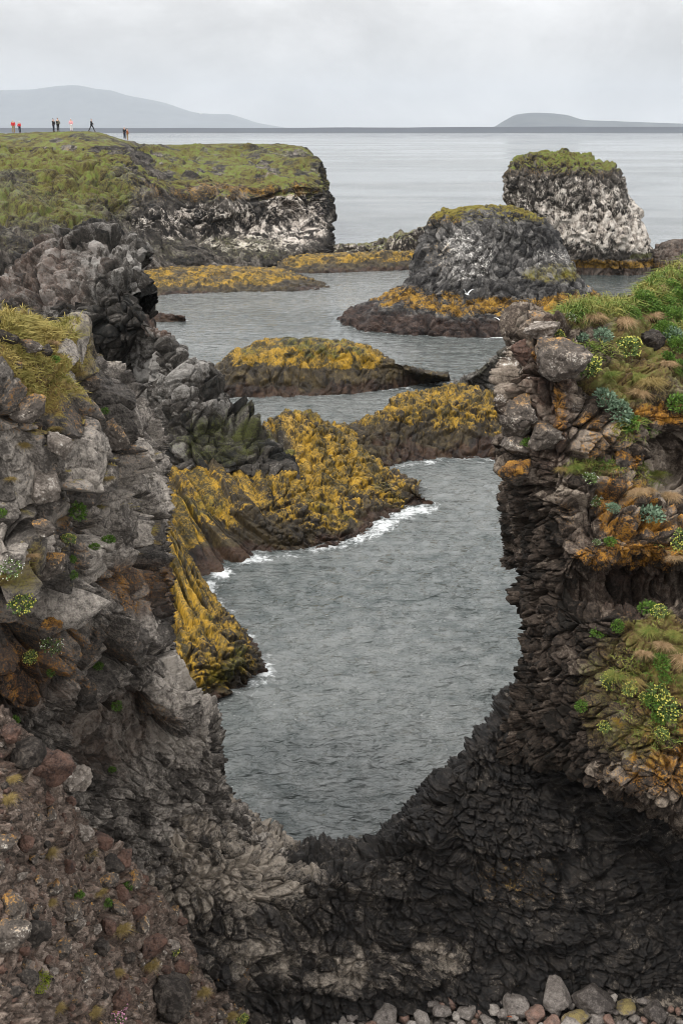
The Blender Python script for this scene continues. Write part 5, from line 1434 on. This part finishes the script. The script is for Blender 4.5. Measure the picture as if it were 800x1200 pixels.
def person(x, ypx, h, jacket, trousers, cap, label, face=0.0, stride=0.0, back=0.0, bag=None):
    c = (np.abs(P_head.px - x) < 2.5) & (P_head.dep > 100)
    idx = np.where(c)[0]; i = idx[np.argmin(P_head.py[idx])]
    q = P_head.V[i] + np.array([0, back, 0])
    k = h / 1.75
    root = bpy.data.objects.new('person', None); C.objects.link(root)
    root.location = q; root.rotation_euler = (0, 0, face); root.scale = (k,) * 3
    tag(root, label, 'person', 'walkers on the headland')
    s = stride
    V = [(0, 0, .95), (0, 0, 1.2), (0, 0, 1.42), (0, -.01, 1.52), (0, -.03, 1.62), (0, -.03, 1.72),
         (.19, 0, 1.40), (.26, -.06 + s * .3, 1.14), (.25, -.16 + s * .5, .92), (-.19, 0, 1.40), (-.26, -.06 - s * .3, 1.14), (-.25, -.16 - s * .5, .92),
         (.10, 0, .90), (.11, -s * .5, .50), (.11, -s * .9 + .03, .08), (.11, -s * .9 - .12, .05), (-.10, 0, .90), (-.11, s * .5 - .03, .50), (-.11, s * .9 + .03, .08), (-.11, s * .9 - .12, .05)]
    E = [(0, 1), (1, 2), (2, 3), (3, 4), (4, 5), (2, 6), (6, 7), (7, 8), (2, 9), (9, 10), (10, 11), (0, 12), (12, 13), (13, 14), (14, 15), (0, 16), (16, 17), (17, 18), (18, 19)]
    rb = [.12, .12, .13, .055, .085, .075, .055, .045, .04, .055, .045, .04, .085, .06, .045, .04, .085, .06, .045, .04]
    skin_mesh('body', V, E, rb, M_skin, root)
    skin_mesh('jacket', [(0, 0, .84), (0, 0, 1.15), (0, 0, 1.42)] + [V[6], V[7], (V[8][0], V[8][1], V[8][2] + .06), V[9], V[10], (V[11][0], V[11][1], V[11][2] + .06)],
              [(0, 1), (1, 2), (2, 3), (3, 4), (4, 5), (2, 6), (6, 7), (7, 8)], [(.2, .16), (.19, .15), (.16, .13), .085, .072, .065, .085, .072, .065], jacket, root)
    skin_mesh('trousers', [(0, 0, .96)] + [V[12], V[13], V[14], V[16], V[17], V[18]], [(0, 1), (1, 2), (2, 3), (0, 4), (4, 5), (5, 6)], [.14, .11, .085, .075, .11, .085, .075], trousers, root)
    for n_ in (14, 18):
        skin_mesh('shoe', [(V[n_][0], V[n_][1] + .04, .05), (V[n_][0], V[n_][1] - .16, .04)], [(0, 1)], [.06, .05], M_dk, root)
    skin_mesh('hat' if cap is not M_dk else 'hair', [(0, .02, 1.66), (0, .0, 1.76)], [(0, 1)], [.115, .09], cap, root)
    if bag:
        skin_mesh('backpack', [(0, .2, 1.08), (0, .2, 1.38)], [(0, 1)], [.15, .13], bag, root)
    return root


def cm(n, c): return plain_mat(n, c, .8, .15, 6)


M_dk = cm('cloth_black', (.015, .015, .018)); M_red = cm('cloth_red', (.55, .02, .025)); M_tan = cm('cloth_tan', (.30, .21, .10)); M_wh = cm('cloth_white', (.75, .72, .72)); M_pk = cm('cloth_pink', (.75, .38, .40)); M_ol = cm('cloth_olive', (.22, .20, .14)); M_or = cm('cloth_rust', (.36, .10, .03)); M_nv = cm('cloth_navy', (.02, .025, .05))
person(16.5, 155, 1.85, M_red, M_tan, M_wh, 'person in red jacket and tan trousers with a pale cap', .2)
person(23, 155, 1.62, M_red, M_nv, M_wh, 'shorter person in red jacket and dark trousers beside the tan-trousered one', -.3)
person(61.2, 155, 1.82, M_dk, M_nv, M_dk, 'person all in dark clothes standing beside one in an olive jacket', 1.2)
person(67.8, 155, 1.88, M_ol, M_dk, M_dk, 'person in olive-grey jacket carrying a dark backpack', 2.8, bag=M_dk)
person(82, 155, 1.75, M_pk, M_wh, M_wh, 'person in pink jacket and white trousers standing alone', .1)
person(110.5, 156, 1.80, M_dk, M_dk, M_dk, 'person in black striding to the right along the crest', 1.5, .45)
person(146, 165, 1.78, M_dk, M_nv, M_wh, 'person in dark jacket half hidden behind the brow', .8, back=2.0)
person(150.5, 166, 1.75, M_or, M_tan, M_dk, 'person in rust-coloured jacket on the brow beside a half hidden one', 2.0, back=1.2)

# ------------------------------------------------------------------ gulls
M_gull = plain_mat('gull_white', (.82, .82, .82), .7, .04); M_gullg = plain_mat('gull_grey', (.5, .52, .55), .7, .1)


def gull(x, y, D, span, bank, yaw, label, lift=.5):
    root = bpy.data.objects.new('gull', None); C.objects.link(root)
    root.location = P(x, y, D); root.rotation_euler = (0.1, bank, yaw); root.scale = (span,) * 3
    tag(root, label, 'gull', 'gulls in flight')
    bm = bmesh.new(); prev = None
    prof = [(-.24, .004, 0), (-.20, .02, .0), (-.12, .045, 0), (0, .06, 0), (.10, .052, .005), (.16, .036, .012), (.20, .036, .018), (.235, .02, .016), (.265, .006, .01)]
    for yv, r, z_ in prof:
        ring = [bm.verts.new((r * math.cos(t), yv, z_ + r * .9 * math.sin(t))) for t in np.linspace(0, 2 * math.pi, 10, endpoint=False)]
        if prev:
            for k in range(10): bm.faces.new((prev[k], prev[(k + 1) % 10], ring[(k + 1) % 10], ring[k]))
        else: bm.faces.new(ring)
        prev = ring
    bm.faces.new(prev[::-1])
    # wings grow out of the shoulders: inner half rises, outer half sweeps back
    for sx in (-1, 1):
        st = [(.03, .08, -.07, .02), (.14, .10, -.04, .02 + .10 * lift), (.26, .09, -.04, .02 + .22 * lift), (.38, .04, -.06, .02 + .28 * lift), (.5, -.05, -.075, .02 + .30 * lift)]
        pr = None
        for xx, y1, y2, z_ in st:
            t_ = .012 * (1 - xx * 1.4)
            rg = [bm.verts.new((sx * xx, y1, z_)), bm.verts.new((sx * xx, (y1 + y2) / 2, z_ + t_ + .004)), bm.verts.new((sx * xx, y2, z_)), bm.verts.new((sx * xx, (y1 + y2) / 2, z_ - t_ - .002))]
            if pr:
                for k in range(4): bm.faces.new((pr[k], pr[(k + 1) % 4], rg[(k + 1) % 4], rg[k]))
            else: bm.faces.new(rg)
            pr = rg
        bm.faces.new(pr[::-1])
    bmesh.ops.recalc_face_normals(bm, faces=bm.faces)
    for f in bm.faces: f.smooth = True
    me = bpy.data.meshes.new('body'); bm.to_mesh(me); bm.free()
    link('body', me, M_gull, root)
    b = bmesh.new(); bmesh.ops.create_cone(b, segments=8, radius1=.012, radius2=.002, depth=.05, cap_ends=True)
    m2 = bpy.data.meshes.new('beak'); b.to_mesh(m2); b.free()
    k = link('beak', m2, plain_mat('beak_yellow', (.6, .4, .05)), root); k.location = (0, .28, .008); k.rotation_euler = (-math.pi / 2, 0, 0)


gull(547, 345, 95, 1.15, .1, .6, 'white gull flying before the dark foot of the dome-shaped stack', 1.2)
gull(588, 378, 88, 1.15, -.2, -.5, 'white gull flying low over the orange seaweed skirt', 1.3)
gull(235, 133.5, 150, .9, .2, .2, 'tiny gull high before the far mountain', .6)
